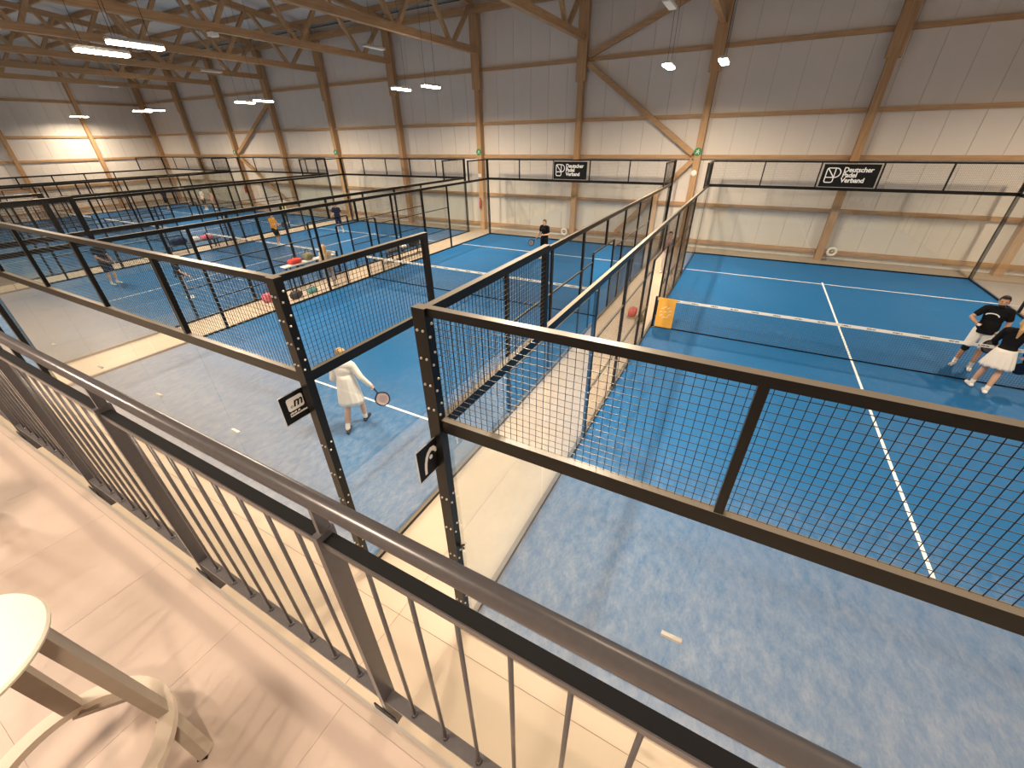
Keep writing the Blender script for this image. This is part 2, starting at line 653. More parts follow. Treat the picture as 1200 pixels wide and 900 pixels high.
# right and back walls
wr = thing('wall_right', 'pale panel side wall beside the last court', kind='structure')
pm3 = MB().box((-0.03, -0.494, -0.1), (0.15, 0.494, 12.4)).mesh('wall_panel', 'wall_panel')
for i in range(int(Y_WALL - Y_BACK)):
    link('wall_panel', pm3, wr, (X_RIGHT, Y_BACK + 0.5 + i, 0))
wb = thing('wall_back', 'plain pale wall behind the gallery', kind='structure')
boxpart('wall_panel', (X_LEFT, Y_BACK - 0.2, -0.1), (X_RIGHT, Y_BACK, 12.6), 'wall_panel', wb)

# ------------------------------------------------------------------ setting: roof
ce = thing('ceiling', 'grey roof panels on timber purlins', kind='structure')
for (ya, yb) in ((Y_RIDGE, Y_WALL + 0.2), (Y_BACK - 0.2, Y_RIDGE)):
    for i in range(len(edges) - 1):
        m = MB()
        a, b = edges[i] - (0.2 if i == 0 else 0), edges[i + 1] - 0.012
        if b - a < 0.3:
            continue
        for yv in (ya, yb):
            zb = roof_z(yv) + 0.42
            m.v += [(a, yv, zb), (b, yv, zb), (b, yv, zb + 0.15), (a, yv, zb + 0.15)]
        m.f = [[3, 2, 1, 0], [4, 5, 6, 7], [0, 1, 5, 4], [1, 2, 6, 5], [2, 3, 7, 6], [3, 0, 4, 7]]
        part('roof_panel', m, 'roof_panel', ce)
yq = 20.4
while yq > Y_BACK + 0.4:
    z = roof_z(yq) + 0.28
    boxpart('purlin', (X_LEFT, yq - 0.05, z - 0.13), (X_RIGHT, yq + 0.05, z + 0.13), 'timber_x', ce)
    yq -= 2.1

# ------------------------------------------------------------------ timber columns and trusses
PLACE = {-8: 'in the corner by the end wall', -7: 'of the last court', -6: 'of the aisle before the last court', -5: 'of the yellow shirted player court', -4: 'of the aisle beside the yellow shirted player',
         -3: 'of the orange shirted player court', -2: 'of the aisle beside the orange shirted player', -1: 'of the woman in white court', 0: 'of the aisle beside the orange banner', 1: 'of the bearded man court', 2: 'of the strip by the side wall'}
for i, cx in enumerate(COLX):
    t = thing('timber_column', 'timber column with side boards at the far end ' + PLACE[i - 8] if i else 'timber column with side boards in the corner by the end wall', 'column', (cx, Y_WALL - 0.2, 0), group='timber columns along the far wall')
    boxpart('shaft', (-0.14, -0.18, -0.012), (0.14, 0.19, 10.4), 'timber_z', t)
    for s in (-1, 1):
        boxpart('side_board', (s * 0.19 - 0.05, -0.2, 7.27), (s * 0.19 + 0.05, 0.05, 10.4), 'timber_z', t)
for cy in lc[1:]:
    t = thing('wall_post', 'slim timber end wall post ' + ('lit by the lamp right beside it' if cy > 15 else 'away from any lamp'), 'post', (X_LEFT + 0.17, cy, 0), group='timber posts on the end wall')
    boxpart('shaft', (-0.16, -0.12, -0.012), (0.16, 0.12, roof_z(cy) - 0.4), 'timber_z', t)
for i, cx in enumerate(COLX[1:]):
    t = thing('roof_truss', 'long zigzag timber roof truss along the line ' + PLACE[i - 7], 'truss', (cx, 0, 0), group='timber roof trusses')
    boxpart('bottom_chord', (-0.11, Y_BACK, 8.80), (0.11, 21.0, 9.08), 'timber_y', t)
    for ya, yb in ((Y_RIDGE, 21.0), (Y_BACK, Y_RIDGE)):
        part('top_chord', MB().bar((0, ya, roof_z(ya) - 0.0), (0, yb, roof_z(yb) - 0.0), 0.22, 0.28), 'timber_y', t)
    k = 0
    yb = 19.0
    while yb > Y_BACK + 2:
        for yt in (yb + 1.85, yb - 1.85):
            part('web', MB().bar((0, yb + 0.12 * (1 if yt > yb else -1), 9.0), (0, yt, roof_z(yt) - 0.1), 0.16, 0.17, (1, 0, 0)), 'timber_z', t)
        yb -= 4.0


def brace(a, b, label):
    o = part('diagonal_brace', MB().bar(a, b, 0.22, 0.14, (0, 1, 0)), 'timber_x', None)
    tag(o, label, 'brace', 'wall bracing')


YB = Y_WALL - 0.225
brace((-6.55, YB, 7.95), (-1.1, YB, 4.22), 'timber diagonal falling right from column boards to girt junction with green exit sign')
brace((-6.5, YB, 8.25), (-0.9, YB, 10.35), 'timber diagonal rising from column boards towards the roof')
brace((-1.05, YB, 3.95), (-4.35, YB, 0.45), 'timber diagonal running down from the exit sign column behind the glass')
brace((-31.2, YB, 7.3), (-36.6, YB, 4.25), 'timber diagonal behind the pair of lamps over the distant courts')
brace((-36.5, YB, 3.9), (-31.2, YB, 0.3), 'timber diagonal running down to the far floor behind yellow shirted player')

# ------------------------------------------------------------------ courts
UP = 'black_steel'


def wire_panel(wd, ht):
    """mesh in xz plane, lower left at origin, 50 mm grid"""
    k = ('wm', round(wd, 3), round(ht, 3))
    if k not in _cache:
        m = MB()
        r = 0.0017

        def wire(lo, hi):
            n = len(m.v)
            x0, y0, z0 = lo
            x1, y1, z1 = hi
            m.v.extend([(x0, y0, z0), (x1, y0, z0), (x1, y1, z0), (x0, y1, z0), (x0, y0, z1), (x1, y0, z1), (x1, y1, z1), (x0, y1, z1)])
            qs = ((0, 1, 5, 4), (1, 2, 6, 5), (2, 3, 7, 6), (3, 0, 4, 7)) if (x1 - x0) < 0.02 else ((0, 3, 2, 1), (4, 5, 6, 7), (0, 1, 5, 4), (2, 3, 7, 6))
            m.f.extend([[n + i for i in q] for q in qs])
        nx = int(round(wd / 0.05))
        nz = int(round(ht / 0.05))
        for i in range(nx + 1):
            xx = wd * i / nx
            wire((xx - r, -r, 0), (xx + r, r, ht))
        for j in range(nz + 1):
            zz = ht * j / nz
            wire((0, r * 0.4, zz - r), (wd, r * 2.4, zz + r))
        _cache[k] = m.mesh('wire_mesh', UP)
    return _cache[k]


CAGE_LABEL = [
    'black steel and glass cage round the court with the orange net banner',
    'black steel and glass cage round the court with the woman in white',
    'black steel and glass cage round the court with the orange shirted player',
    'black steel and glass cage round the court with the yellow shirted player',
    'black steel and glass cage round the last court before the end wall',
]
TURF_LABEL = [
    'blue court turf with the two players in black at its net',
    'blue court turf under the woman in white',
    'blue court turf under the orange shirted player',
    'blue court turf under the yellow shirted player',
    'blue court turf next to the hall end wall',
]
bolt_me = MB().ball((0, 0, 0), (0.011, 0.011, 0.011), 8, 4).mesh('bolt', 'zinc', True)
clip_me = MB().box((-0.075, -0.016, -0.014), (0.075, 0.016, 0.014)).mesh('glass_clip', 'zinc')
PS = 0.06


def build_court(ci):
    X0 = -ci * PITCH_X
    near = ci <= 1
    # turf and lines
    tf = thing('court_turf', TURF_LABEL[ci], 'turf', (X0, 0, 0), kind='structure')
    boxpart('carpet', (0, 0, -0.012), (10, 20, 0), 'blue_turf', tf)
    for yy in (3.05, 16.95):
        boxpart('court_line', (0.03, yy - 0.025, 0), (9.97, yy + 0.025, 0.003), 'white_line', tf)
    boxpart('court_line', (4.975, 2.85, 0), (5.025, 17.15, 0.0035), 'white_line', tf)
    cg = thing('court_cage', CAGE_LABEL[ci], 'fence', (X0, 0, 0))

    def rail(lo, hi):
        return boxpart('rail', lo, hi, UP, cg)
    # base kerbs
    rail((-0.07, -0.07, -0.012), (10.07, -0.005, 0.05))
    rail((-0.07, 20.005, -0.012), (10.07, 20.07, 0.05))
    for xk in (-0.07, 10.005):
        rail((xk, -0.005, -0.012), (xk + 0.065, 20.005, 0.05))
    # corner posts
    for cx, sx in ((0, -1), (10, 1)):
        for cy, sy in ((0, -1), (20, 1)):
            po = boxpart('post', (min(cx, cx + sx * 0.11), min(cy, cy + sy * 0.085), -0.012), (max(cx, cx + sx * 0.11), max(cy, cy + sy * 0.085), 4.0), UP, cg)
            if near and cy == 0 and ((ci == 0 and cx == 0) or (ci == 1 and cx == 10)):
                c = Vector(po.location)
                for zb in (3.84, 3.62, 3.40, 3.18, 2.2, 1.8, 1.4, 1.0, 0.6):
                    for bx in (cx + sx * 0.03, cx + sx * 0.08):
                        link('bolt', bolt_me, po, Vector((bx, -0.09, zb)) - c)
                    xf = 0 if cx == 0 else 10 + 0.11
                    for by, dz in ((-0.03, 0.04), (-0.062, -0.05)):
                        link('bolt', bolt_me, po, Vector((xf + 0.003, by, zb + dz)) - c)
    # end walls
    for ye, sy in ((0, -1), (20, 1)):
        y0, y1 = min(ye, ye + sy * PS), max(ye, ye + sy * PS)
        rail((0, y0, 3.94), (10, y1, 4.0))
        rail((0, y0, 2.955), (10, y1, 3.07))
        for xx in (2, 4, 6, 8):
            boxpart('post', (xx - 0.025, y0 + 0.005, 3.07), (xx + 0.025, y1 - 0.005, 3.94), UP, cg)
        for k in range(5):
            yw = ye + sy * 0.012
            link('wire_mesh', wire_panel(2.0, 0.87), cg, (2 * k, yw, 3.07))['kind'] = 'stuff'
            g = boxpart('glass_panel', (2 * k + 0.003, yw - 0.006, 0.05), (2 * k + 1.997, yw + 0.006, 2.955), 'court_glass', cg)
            if k < 4 and ci <= 2:
                link('glass_clip', clip_me, g, (1.0, 0, 0.11))
                link('glass_clip', clip_me, g, (1.0, 0, -1.2))
    # side walls
    for xs_, sx in ((0, -1), (10, 1)):
        x0, x1 = min(xs_, xs_ + sx * PS), max(xs_, xs_ + sx * PS)
        for ya, yb in ((0, 2), (18, 20)):
            rail((x0, ya + (0.085 if 0 else 0), 3.94), (x1, yb, 4.0))
        rail((x0, 0, 2.955), (x1, 20, 3.06))
        for ya, yb in ((4, 8.9), (10.9, 16)):
            for zz in (2.0, 1.0):
                rail((x0 + 0.012, ya + 0.03, zz - 0.015), (x1 - 0.012, yb - 0.03, zz + 0.015))
        rail((x0 + 0.008, 8.9, 2.22), (x1 - 0.008, 10.9, 2.26))

        def spost(yy, za, zb, wd=0.08):
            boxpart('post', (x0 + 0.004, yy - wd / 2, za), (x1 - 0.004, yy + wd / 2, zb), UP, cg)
        for yy in (4, 6, 8, 12, 14, 16):
            spost(yy, 0.05, 2.955)
        for yy in (8.9, 10.9):
            spost(yy, 0.05, 2.22, 0.05)
        spost(10, 2.26, 2.955)
        for yy in (1.96, 18.04):
            spost(yy, 3.06, 3.94)
        xw = xs_ + sx * 0.012
        for ya, yb in ((0.0, 2.0), (2.0, 4.0), (16.0, 18.0), (18.0, 20.0)):
            g = boxpart('glass_panel', (xw - 0.006, ya + 0.02, 0.05), (xw + 0.006, yb - (0.003 if yb != 4 else 0.045), 2.955), 'court_glass', cg)
        for ya, yb, za, zb in ((0.0, 1.92, 3.06, 3.94), (18.08, 20.0, 3.06, 3.94), (4.04, 5.96, 0.05, 2.99), (6.04, 7.96, 0.05, 2.99), (8.04, 8.87, 0.05, 2.99),
                               (8.93, 10.87, 2.26, 2.99), (10.93, 11.96, 0.05, 2.99), (12.04, 13.96, 0.05, 2.99), (14.04, 15.96, 0.05, 2.99)):
            o = link('wire_mesh', wire_panel(yb - ya, zb - za), cg, (xw, ya, za), PI / 2)
            o['kind'] = 'stuff'
    # spider clamps on the near corner
    if near:
        cx = 0.02 if ci == 0 else 9.98
        st = MB()
        for a in (0.6, 2.4, 4.0, 5.4):
            st.bar((0, 0, 0), (0.05 * math.cos(a), 0, 0.05 * math.sin(a)), 0.014, 0.014, (0, 1, 0))
        st.ball((0, 0, 0), 0.014, 8, 5)
        part('clamp', st, UP, cg, (cx, -0.03, 1.52))
    return cg


for ci in range(NC):
    build_court(ci)

# ------------------------------------------------------------------ nets
NET_LABEL = ['low black net with white tape and an orange banner hung at one end', 'low black net with white tape across the court of the woman in white',
             'low black net with white tape next to the orange shirted player', 'low black net with white tape across the yellow shirted players court',
             'low black net with white tape on the court by the end wall']


def net_mesh():
    m = MB()
    r = 0.0017
    W, H = 9.9, 0.84
    n = int(W / 0.05)
    for i in range(n + 1):
        xx = W * i / n
        m.box((xx - r, -r, 0.02), (xx + r, r, H))
    for j in range(17):
        z = 0.02 + (H - 0.02) * j / 16
        m.box((0, -r, z - r), (W, r, z + r))
    return m.mesh('net_mesh', 'net_string')


nm = net_mesh()
tape_me = MB().box((-4.95, -0.006, -0.035), (4.95, 0.006, 0.035)).mesh('top_tape', 'net_tape')
for ci in range(NC):
    t = thing('padel_net', NET_LABEL[ci], 'net', (-ci * PITCH_X, 10, 0))
    o = link('net_mesh', nm, t, (0.05, 0, 0))
    o['kind'] = 'stuff'
    link('top_tape', tape_me, t, (5, 0, 0.875))
    boxpart('bottom_tape', (0.05, -0.006, 0.004), (9.95, 0.006, 0.034), 'black_plastic', t)
    for xx in (0.035, 9.965):
        p = boxpart('net_post', (xx - 0.03, -0.03, 0), (xx + 0.03, 0.03, 0.95), UP, t)
        boxpart('foot_plate', (-0.035 if xx < 5 else -0.08, -0.07, -0.475), (0.08 if xx < 5 else 0.035, 0.07, -0.463), UP, p)
    if ci == 0:
        b = boxpart('banner', (0.1, -0.02, 0.03), (0.59, -0.01, 0.93), 'orange_vinyl', t)
        # flat wreath of pale printed marks
        pr = MB()
        for k in range(9):
            a = 2 * PI * k / 9 + 0.3
            cx, cz = 0.13 * math.cos(a), 0.02 + 0.16 * math.sin(a)
            pr.bar((cx - 0.04, 0, cz - 0.015), (cx + 0.035, 0, cz + 0.025), 0.028, 0.002, (0, 1, 0))
        pr.bar((-0.05, 0, 0.02), (0, 0, 0.06), 0.03, 0.002, (0, 1, 0))
        pr.bar((0, 0, 0.06), (0.05, 0, 0.02), 0.03, 0.002, (0, 1, 0))
        part('banner_print', pr, 'pale_print', b, (0, -0.0065, 0))

# ------------------------------------------------------------------ lettering
def text_mesh(body, size, material, bold=0.0, shear=0.0, spacing=1.0, line=1.0):
    cu = bpy.data.curves.new('lettering', 'FONT')
    cu.body = body
    cu.size = size
    cu.offset = bold
    cu.shear = shear
    cu.space_character = spacing
    cu.space_line = line
    cu.extrude = 0.001
    cu.resolution_u = 3
    o = bpy.data.objects.new('lettering', cu)
    COL.objects.link(o)
    dg = bpy.context.evaluated_depsgraph_get()
    me = bpy.data.meshes.new_from_object(o.evaluated_get(dg))
    bpy.data.objects.remove(o)
    me.materials.clear()
    me.materials.append(MATS[material])
    return me


def stroke(pts, wd):
    """flat ribbon in xz along points (thin in y)"""
    m = MB()
    P = [Vector((p[0], 0, p[1])) for p in pts]
    ws = wd if isinstance(wd, (list, tuple)) else [wd] * len(P)
    n = len(P)
    for i, p in enumerate(P):
        d = (P[min(i + 1, n - 1)] - P[max(i - 1, 0)]).normalized()
        s = Vector((-d.z, 0, d.x)) * ws[i] / 2
        for y in (-0.001, 0.001):
            m.v += [tuple(p + s + Vector((0, y, 0))), tuple(p - s + Vector((0, y, 0)))]
    for i in range(n - 1):
        a, b = 4 * i, 4 * i + 4
        m.f += [[a, a + 1, b + 1, b], [a + 2, b + 2, b + 3, a + 3], [a, b, b + 2, a + 2], [a + 1, a + 3, b + 3, b + 1]]
    return m


def arc(cx, cz, r, a0, a1, n=12):
    return [(cx + r * math.cos(a0 + (a1 - a0) * i / n), cz + r * math.sin(a0 + (a1 - a0) * i / n)) for i in range(n + 1)]


def federation_board(xl, label):
    t = thing('federation_board', label, 'sign', (xl, 19.985, 3.07))
    W, H = 1.86, 0.85
    boxpart('board', (0, -0.006, 0), (W, 0.006, H), 'sign_black', t)
    for lo, hi in (((0, -0.012, 0), (W, -0.006, 0.02)), ((0, -0.012, H - 0.02), (W, -0.006, H)), ((0, -0.012, 0.02), (0.02, -0.006, H - 0.02)), ((W - 0.02, -0.012, 0.02), (W, -0.006, H - 0.02))):
        boxpart('board_edge', lo, hi, 'zinc', t)
    lg = []
    x0, z0, x1, z1, r = 0.16, 0.18, 0.44, 0.69, 0.06
    # body of the mark: rounded tall box, slash and D bow
    lg.append(stroke([(x0, z1 - r)] + arc(x0 + r, z1 - r, r, PI, PI / 2, 5) + [(x1 + 0.02, z1)] + arc(x1 + 0.02, z1 - 0.165, 0.165, PI / 2, -PI / 2, 12) + [(x0, z1 - 0.33)], 0.035))
    lg.append(stroke([(x0, z1 - r), (x0, z0 + r)] + arc(x0 + r, z0 + r, r, PI, 1.5 * PI, 5) + [(x1 - r, z0)] + arc(x1 - r, z0 + r, r, -PI / 2, 0, 5) + [(x1, z1)], 0.035))
    lg.append(stroke([(x0 + 0.03, z1 - 0.02), (x1, z1 - 0.33)], 0.035))
    for m in lg:
        part('emblem', m, 'sign_white', t, (0, -0.009, 0))
    for k, wd_ in enumerate(('Deutscher', 'Padel', 'Verband')):
        o = link('lettering', text_mesh(wd_, 0.235, 'sign_white', bold=0.006, spacing=0.95), t, (0.70, -0.009, 0.56 - 0.185 * k), rot=(PI / 2, 0, 0))


federation_board(4.07, 'black board with white federation lettering fixed above the glass behind the players in black')
federation_board(-7.66, 'black board with white federation lettering above the glass behind the man with the racket')

# flag signs on the near corner posts (plate in the yz plane, facing +x)
def flag_sign(X, label, kind):
    t = thing('flag_sign', label, 'sign', (X, -0.315, 2.58), rz=PI / 2)   # local x runs along +y, local -y faces +x
    S = 0.31
    boxpart('plate', (0, -0.004, 0), (S - 0.02, 0.004, S), 'sign_black', t)
    for lo, hi in (((0, -0.005, -0.004), (S - 0.02, 0.005, 0)), ((0, -0.005, S), (S - 0.02, 0.005, S + 0.004)), ((-0.004, -0.005, -0.004), (0, 0.005, S + 0.004))):
        boxpart('plate_edge', lo, hi, 'zinc', t)
    for zz in (0.07, 0.235):
        boxpart('fixing_clip', (S - 0.05, -0.012, zz), (S + 0.02, 0.006, zz + 0.016), 'sign_white', t)
    if kind == 'arc':
        pts = [(0.075, 0.035), (0.078, 0.09), (0.088, 0.14), (0.105, 0.185), (0.13, 0.22), (0.162, 0.238), (0.192, 0.232), (0.215, 0.205), (0.222, 0.175)]
        part('emblem', stroke(pts, [0.026, 0.028, 0.03, 0.033, 0.037, 0.042, 0.042, 0.036, 0.02]), 'sign_white', t, (0, -0.0055, 0))
        bl = MB().lathe([(0.02, 0), (0.02, 0.002)], 16)
        o = part('emblem_ball', bl, 'sign_white', t, (0.155, -0.0045, 0.165))
        o.rotation_euler = (PI / 2, 0, 0)
    else:
        # rounded white box with letters
        x0, z0, x1, z1, r = 0.06, 0.125, 0.235, 0.265, 0.022
        pts = arc(x1 - r, z1 - r, r, 0, PI / 2, 4) + arc(x0 + r, z1 - r, r, PI / 2, PI, 4) + arc(x0 + r, z0 + r, r, PI, 1.5 * PI, 4) + arc(x1 - r, z0 + r, r, -PI / 2, 0, 4)
        part('emblem_box', MB().poly(pts, -0.0058, -0.0042), 'sign_white', t)
        link('lettering', text_mesh('m', 0.135, 'sign_black', bold=0.003, shear=0.25), t, (0.118, -0.0068, 0.16), rot=(PI / 2, 0, 0))
        link('lettering', text_mesh('o', 0.055, 'sign_black', shear=0.2), t, (0.084, -0.0068, 0.157), rot=(PI / 2, 0, 0))
        # two rows of print too small to read
        pr = MB()
        random.seed(3)
        for row, (zz, n) in enumerate(((0.092, 9), (0.066, 15))):
            for k in range(n):
                if row == 0 and k == 6:
                    continue
                hh = random.choice((0.012, 0.016, 0.019))
                pr.box((0.062 + k * 0.0125, -0.0056, zz), (0.062 + k * 0.0125 + 0.0098, -0.0044, zz + hh))
        part('small_print', pr, 'sign_white', t)


flag_sign(-0.075, 'black square flag sign with a white arc and ball on a corner post', 'arc')
flag_sign(-GAP - 0.05, 'black square flag sign with a white rounded box on a corner post', 'box')

# ------------------------------------------------------------------ lamps
LAMP_L = 1.12


def lamp_meshes():
    body = bevel_mesh(MB().box((-0.13, -LAMP_L / 2, 0), (0.13, LAMP_L / 2, 0.07)).mesh('housing', 'lamp_body'), 0.015)
    lens = bevel_mesh(MB().box((-0.115, -LAMP_L / 2 + 0.02, -0.06), (0.115, LAMP_L / 2 - 0.02, 0.004)).mesh('lens', 'lamp_glow'), 0.012)
    off = bevel_mesh(MB().box((-0.115, -LAMP_L / 2 + 0.02, -0.02), (0.115, LAMP_L / 2 - 0.02, 0.004)).mesh('lens', 'lens_off'), 0.008)
    return body, lens, off


lm_body, lm_lens, lm_off = lamp_meshes()
al = bpy.data.lights.new('court_lamp_light', 'AREA')
al.shape = 'RECTANGLE'
al.size, al.size_y = 0.22, LAMP_L - 0.06
al.energy = COURT_LAMP_W
al.color = LAMP_RGB
al.spread = math.radians(165)
al_up = bpy.data.lights.new('added_up_fill_light', 'AREA')  # added fill aimed upward to brighten the upper walls and roof
al_up.shape = 'RECTANGLE'
al_up.size, al_up.size_y = 0.18, LAMP_L - 0.1
al_up.energy = COURT_LAMP_W * UP_FILL
al_up.color = LAMP_RGB


def hang(t, z, top, n=2):
    for s in ((-1, 1) if n == 2 else (0,)):
        c = MB().tube([(0, s * 0.35, 0.07), (0, s * 0.35, top - z)], 0.006, 6)
        part('cable', c, 'black_plastic', t)


for ci in range(NC):
    for xx in (0.0, 10.0):
        for yy in (4.5, 15.5):
            X = -ci * PITCH_X + xx
            CN = ('side wall', 'bearded man', 'white-dressed woman', 'orange player', 'yellow player', 'last court', 'end wall')
            who, oth = CN[ci + 1], CN[ci + 2] if xx == 0 else CN[ci]
            t = thing('pendant_lamp', 'lit lamp near %s over the fence of the %s towards the %s' % ('far wall' if yy > 10 else 'gallery', who, oth), 'lamp', (X, yy, 6.96), group='lit lamps over the court fences')
            link('housing', lm_body, t)
            link('lens', lm_lens, t)
            hang(t, 6.96, roof_z(yy) + 0.4)
            lo = bpy.data.objects.new('lamp_light', al)
            COL.objects.link(lo)
            lo.parent = t
            lo.location = (0, 0, -0.065)
            lo = bpy.data.objects.new('added_up_fill', al_up)
            COL.objects.link(lo)
            lo.parent = t
            lo.location = (0, 0, 0.085)
            lo.rotation_euler = (PI, 0, 0)
for k in range(4):
    X = -1.65 - PITCH_X * k
    t = thing('spare_lamp', 'unlit linear lamp with pale lens hanging under the trusses', 'lamp', (X, 14.1, 8.22), group='unlit lamps under the trusses')
    link('housing', lm_body, t)
    link('lens', lm_off, t)
    hang(t, 8.22, roof_z(14.1) + 0.14, 1)
# gallery lamps (above and behind the camera) and the downlights below the gallery
gl_l = bpy.data.lights.new('gallery_lamp_light', 'AREA')
gl_l.shape = 'RECTANGLE'
gl_l.size, gl_l.size_y = 0.22, LAMP_L - 0.06
gl_l.energy = GALLERY_LAMP_W
gl_l.color = WARM_RGB
for k in range(5):
    X = 3.4 - 4.4 * k
    t = thing('gallery_lamp', 'linear pendant lamp hanging over the gallery floor', 'lamp', (X, -3.4, 7.6), rz=PI / 2, group='lamps over the gallery')
    link('housing', lm_body, t)
    link('lens', lm_lens, t)
    hang(t, 7.6, roof_z(-3.4) + 0.4)
    lo = bpy.data.objects.new('lamp_light', gl_l)
    COL.objects.link(lo)
    lo.parent = t
    lo.location = (0, 0, -0.065)
ul = bpy.data.lights.new('under_gallery_light', 'AREA')
ul.shape = 'DISK'
ul.size = 0.3
ul.energy = UNDER_LAMP_W
ul.color = WARM_RGB
dl = MB().lathe([(0.17, 0), (0.17, 0.03)], 20).mesh('lens', 'lamp_glow', False)
dr = MB().lathe([(0.17, -0.01), (0.2, -0.012), (0.2, 0.03), (0.17, 0.03)], 20, cap=False).mesh('ring', 'white_paint')
for k in range(9):
    for yy in (-2.9, -5.6):
        X = 6.0 - 3.0 * k
        t = thing('downlight', 'round downlight set under the gallery slab', 'lamp', (X, yy, 2.80), group='downlights under the gallery')
        link('lens', dl, t)
        link('ring', dr, t)
        lo = bpy.data.objects.new('lamp_light', ul)
        COL.objects.link(lo)
        lo.parent = t
        lo.location = (0, 0, -0.015)

# ------------------------------------------------------------------ gallery slab, floor, railing
gs = thing('gallery_slab', 'concrete gallery deck beside the courts', kind='structure')
boxpart('slab', (X_LEFT + 10, Y_BACK, 2.83), (X_RIGHT, Y_EDGE - 0.01, Z_GAL - 0.012), 'concrete', gs)
gf = thing('floor_gallery', 'pinkish beige gallery floor of wide planks', kind='structure')
boxpart('floor_bed', (-12, Y_BACK, Z_GAL - 0.012), (X_RIGHT, Y_EDGE - 0.045, Z_GAL - 0.0012), 'gallery_joint', gf)
GX = 0.639
for i in range(-18, 21):
    xa = 0.2 + GX * i
    if xa < -11.5 or xa + GX > X_RIGHT:
        continue
    off = (0.0, 0.62)[i % 2]
    yb = Y_EDGE - 0.046
    ye = yb - 0.63 + off - 0.62
    while yb > -5.5:
        boxpart('floor_tile', (xa + 0.0008, ye + 0.0008, Z_GAL - 0.0012), (xa + GX - 0.0008, yb - 0.0008, Z_GAL), 'gallery_tile', gf)
        yb, ye = ye, ye - 1.28
et = thing('trim_1', 'metal edge profile along the gallery floor', kind='structure')
boxpart('profile', (-12, Y_EDGE - 0.045, Z_GAL - 0.012), (X_RIGHT, Y_EDGE - 0.012, Z_GAL + 0.001), 'edge_beige', et)
boxpart('profile_lip', (-12, Y_EDGE - 0.012, 2.95), (X_RIGHT, Y_EDGE, Z_GAL + 0.006), 'trim_metal', et)

YR = CAM[1] + 0.348
rl = thing('gallery_railing', 'grey steel gallery railing with round handrail and thin vertical bars', 'railing', (0, YR, Z_GAL))
XA, XB = -11.0, 3.4
part('handrail', MB().tube([(XA, 0, 1.09), (XB, 0, 1.09)], 0.0208, 28), 'rail_paint', rl, smooth=True)
px = [1.0 + 1.17 * k for k in range(-10, 3)]
zt, zbm = 4.13 - Z_GAL, 3.262 - Z_GAL
bal = MB().tube([(0, 0, zbm + 0.006), (0, 0, zt - 0.02)], 0.006, 10).mesh('baluster', 'rail_paint', True)
weld = MB().lathe([(0.012, 0), (0.008, 0.005), (0.006, 0.009)], 10).mesh('weld_collar', 'rail_paint', True)
for i in range(len(px) - 1):
    a, b = px[i], px[i + 1]
    tbar = boxpart('top_bar', (a + 0.0105, -0.0175, zt - 0.02), (b - 0.0105, 0.0175, zt - 0.001), 'rail_paint', rl)
    boxpart('dark_strip', (-0.574, -0.0145, 0.0095), (0.574, 0.0175, 0.0115), 'black_plastic', tbar)  # black strip covering the upper face of the bar
    boxpart('bottom_bar', (a + 0.0105, -0.021, zbm - 0.006), (b - 0.0105, 0.021, zbm + 0.006), 'rail_paint', rl)
    for k in range(1, 9):
        o = link('baluster', bal, rl, (a + 0.13 * k + 0.065 * 0 + 0.0, 0, 0))
        link('weld_collar', weld, o, (0, 0, zbm + 0.006))
for xx in px:
    po = boxpart('post', (xx - 0.010, -0.026, -0.13), (xx + 0.010, 0.026, zt + 0.02), 'rail_paint', rl)
    br = MB().bar((xx, 0.004, zt + 0.02), (xx, 0.004, 1.075), 0.03, 0.012, (1, 0, 0))
    part('handrail_bracket', br, 'rail_paint', rl)
    boxpart('fixing_plate', (xx - 0.05, -0.031, -0.2), (xx + 0.05, -0.026, 0.03), 'black_plastic', rl)

# ------------------------------------------------------------------ bar stools
def stool(cx, cy, a0, label):
    t = thing('bar_stool', label, 'stool', (cx, cy, Z_GAL), rz=a0)
    H = 0.765
    part('seat', MB().lathe([(0.03, H - 0.024), (0.19, H - 0.022), (0.203, H - 0.014), (0.206, H - 0.005), (0.2, H), (0.02, H)], 48), 'stool_seat', t, smooth=False)
    part('under_plate', MB().lathe([(0.15, H - 0.05), (0.15, H - 0.024)], 32), 'stool_wood', t)
    for k in range(4):
        a = PI / 2 * k + math.radians(26)
        d = Vector((math.cos(a), math.sin(a), 0))
        part('leg', MB().bar(d * 0.165 + Vector((0, 0, H - 0.045)), d * 0.218 + Vector((0, 0, 0.181)), 0.046, 0.03, d), 'stool_wood', t)
        du = d
        a = PI / 2 * k
        d = Vector((math.cos(a), math.sin(a), 0))
        p1 = d * 0.29
        leg = part('foot', MB().bar(du * 0.212 + Vector((0, 0, 0.157)), p1 + Vector((0, 0, 0.008)), 0.042, 0.032, d), 'stool_wood', t)
        part('glide', MB().box((-0.015, -0.015, 0), (0.015, 0.015, 0.005)), 'black_plastic', leg, tuple(p1 * 0.96))
    # flat ring foot rest
    ring = MB()
    n = 56
    ri, ro, za, zb = 0.202, 0.25, 0.155, 0.182
    for k in range(n):
        a = 2 * PI * k / n
        for r, z in ((ri, za), (ro, za), (ro, zb), (ri, zb)):
            ring.v.append((r * math.cos(a), r * math.sin(a), z))
    for k in range(n):
        b0, b1 = 4 * k, 4 * ((k + 1) % n)
        for i in range(4):
            j = (i + 1) % 4
            ring.f.append([b0 + i, b1 + i, b1 + j, b0 + j])
    part('foot_ring', ring, 'stool_ring', t)


stool(0.335, -2.292, math.radians(46), 'beige bar stool with round cream seat and ring foot rest standing at the railing')
stool(-1.66, -2.32, math.radians(48), 'beige bar stool of which only one leg end shows on the gallery floor')

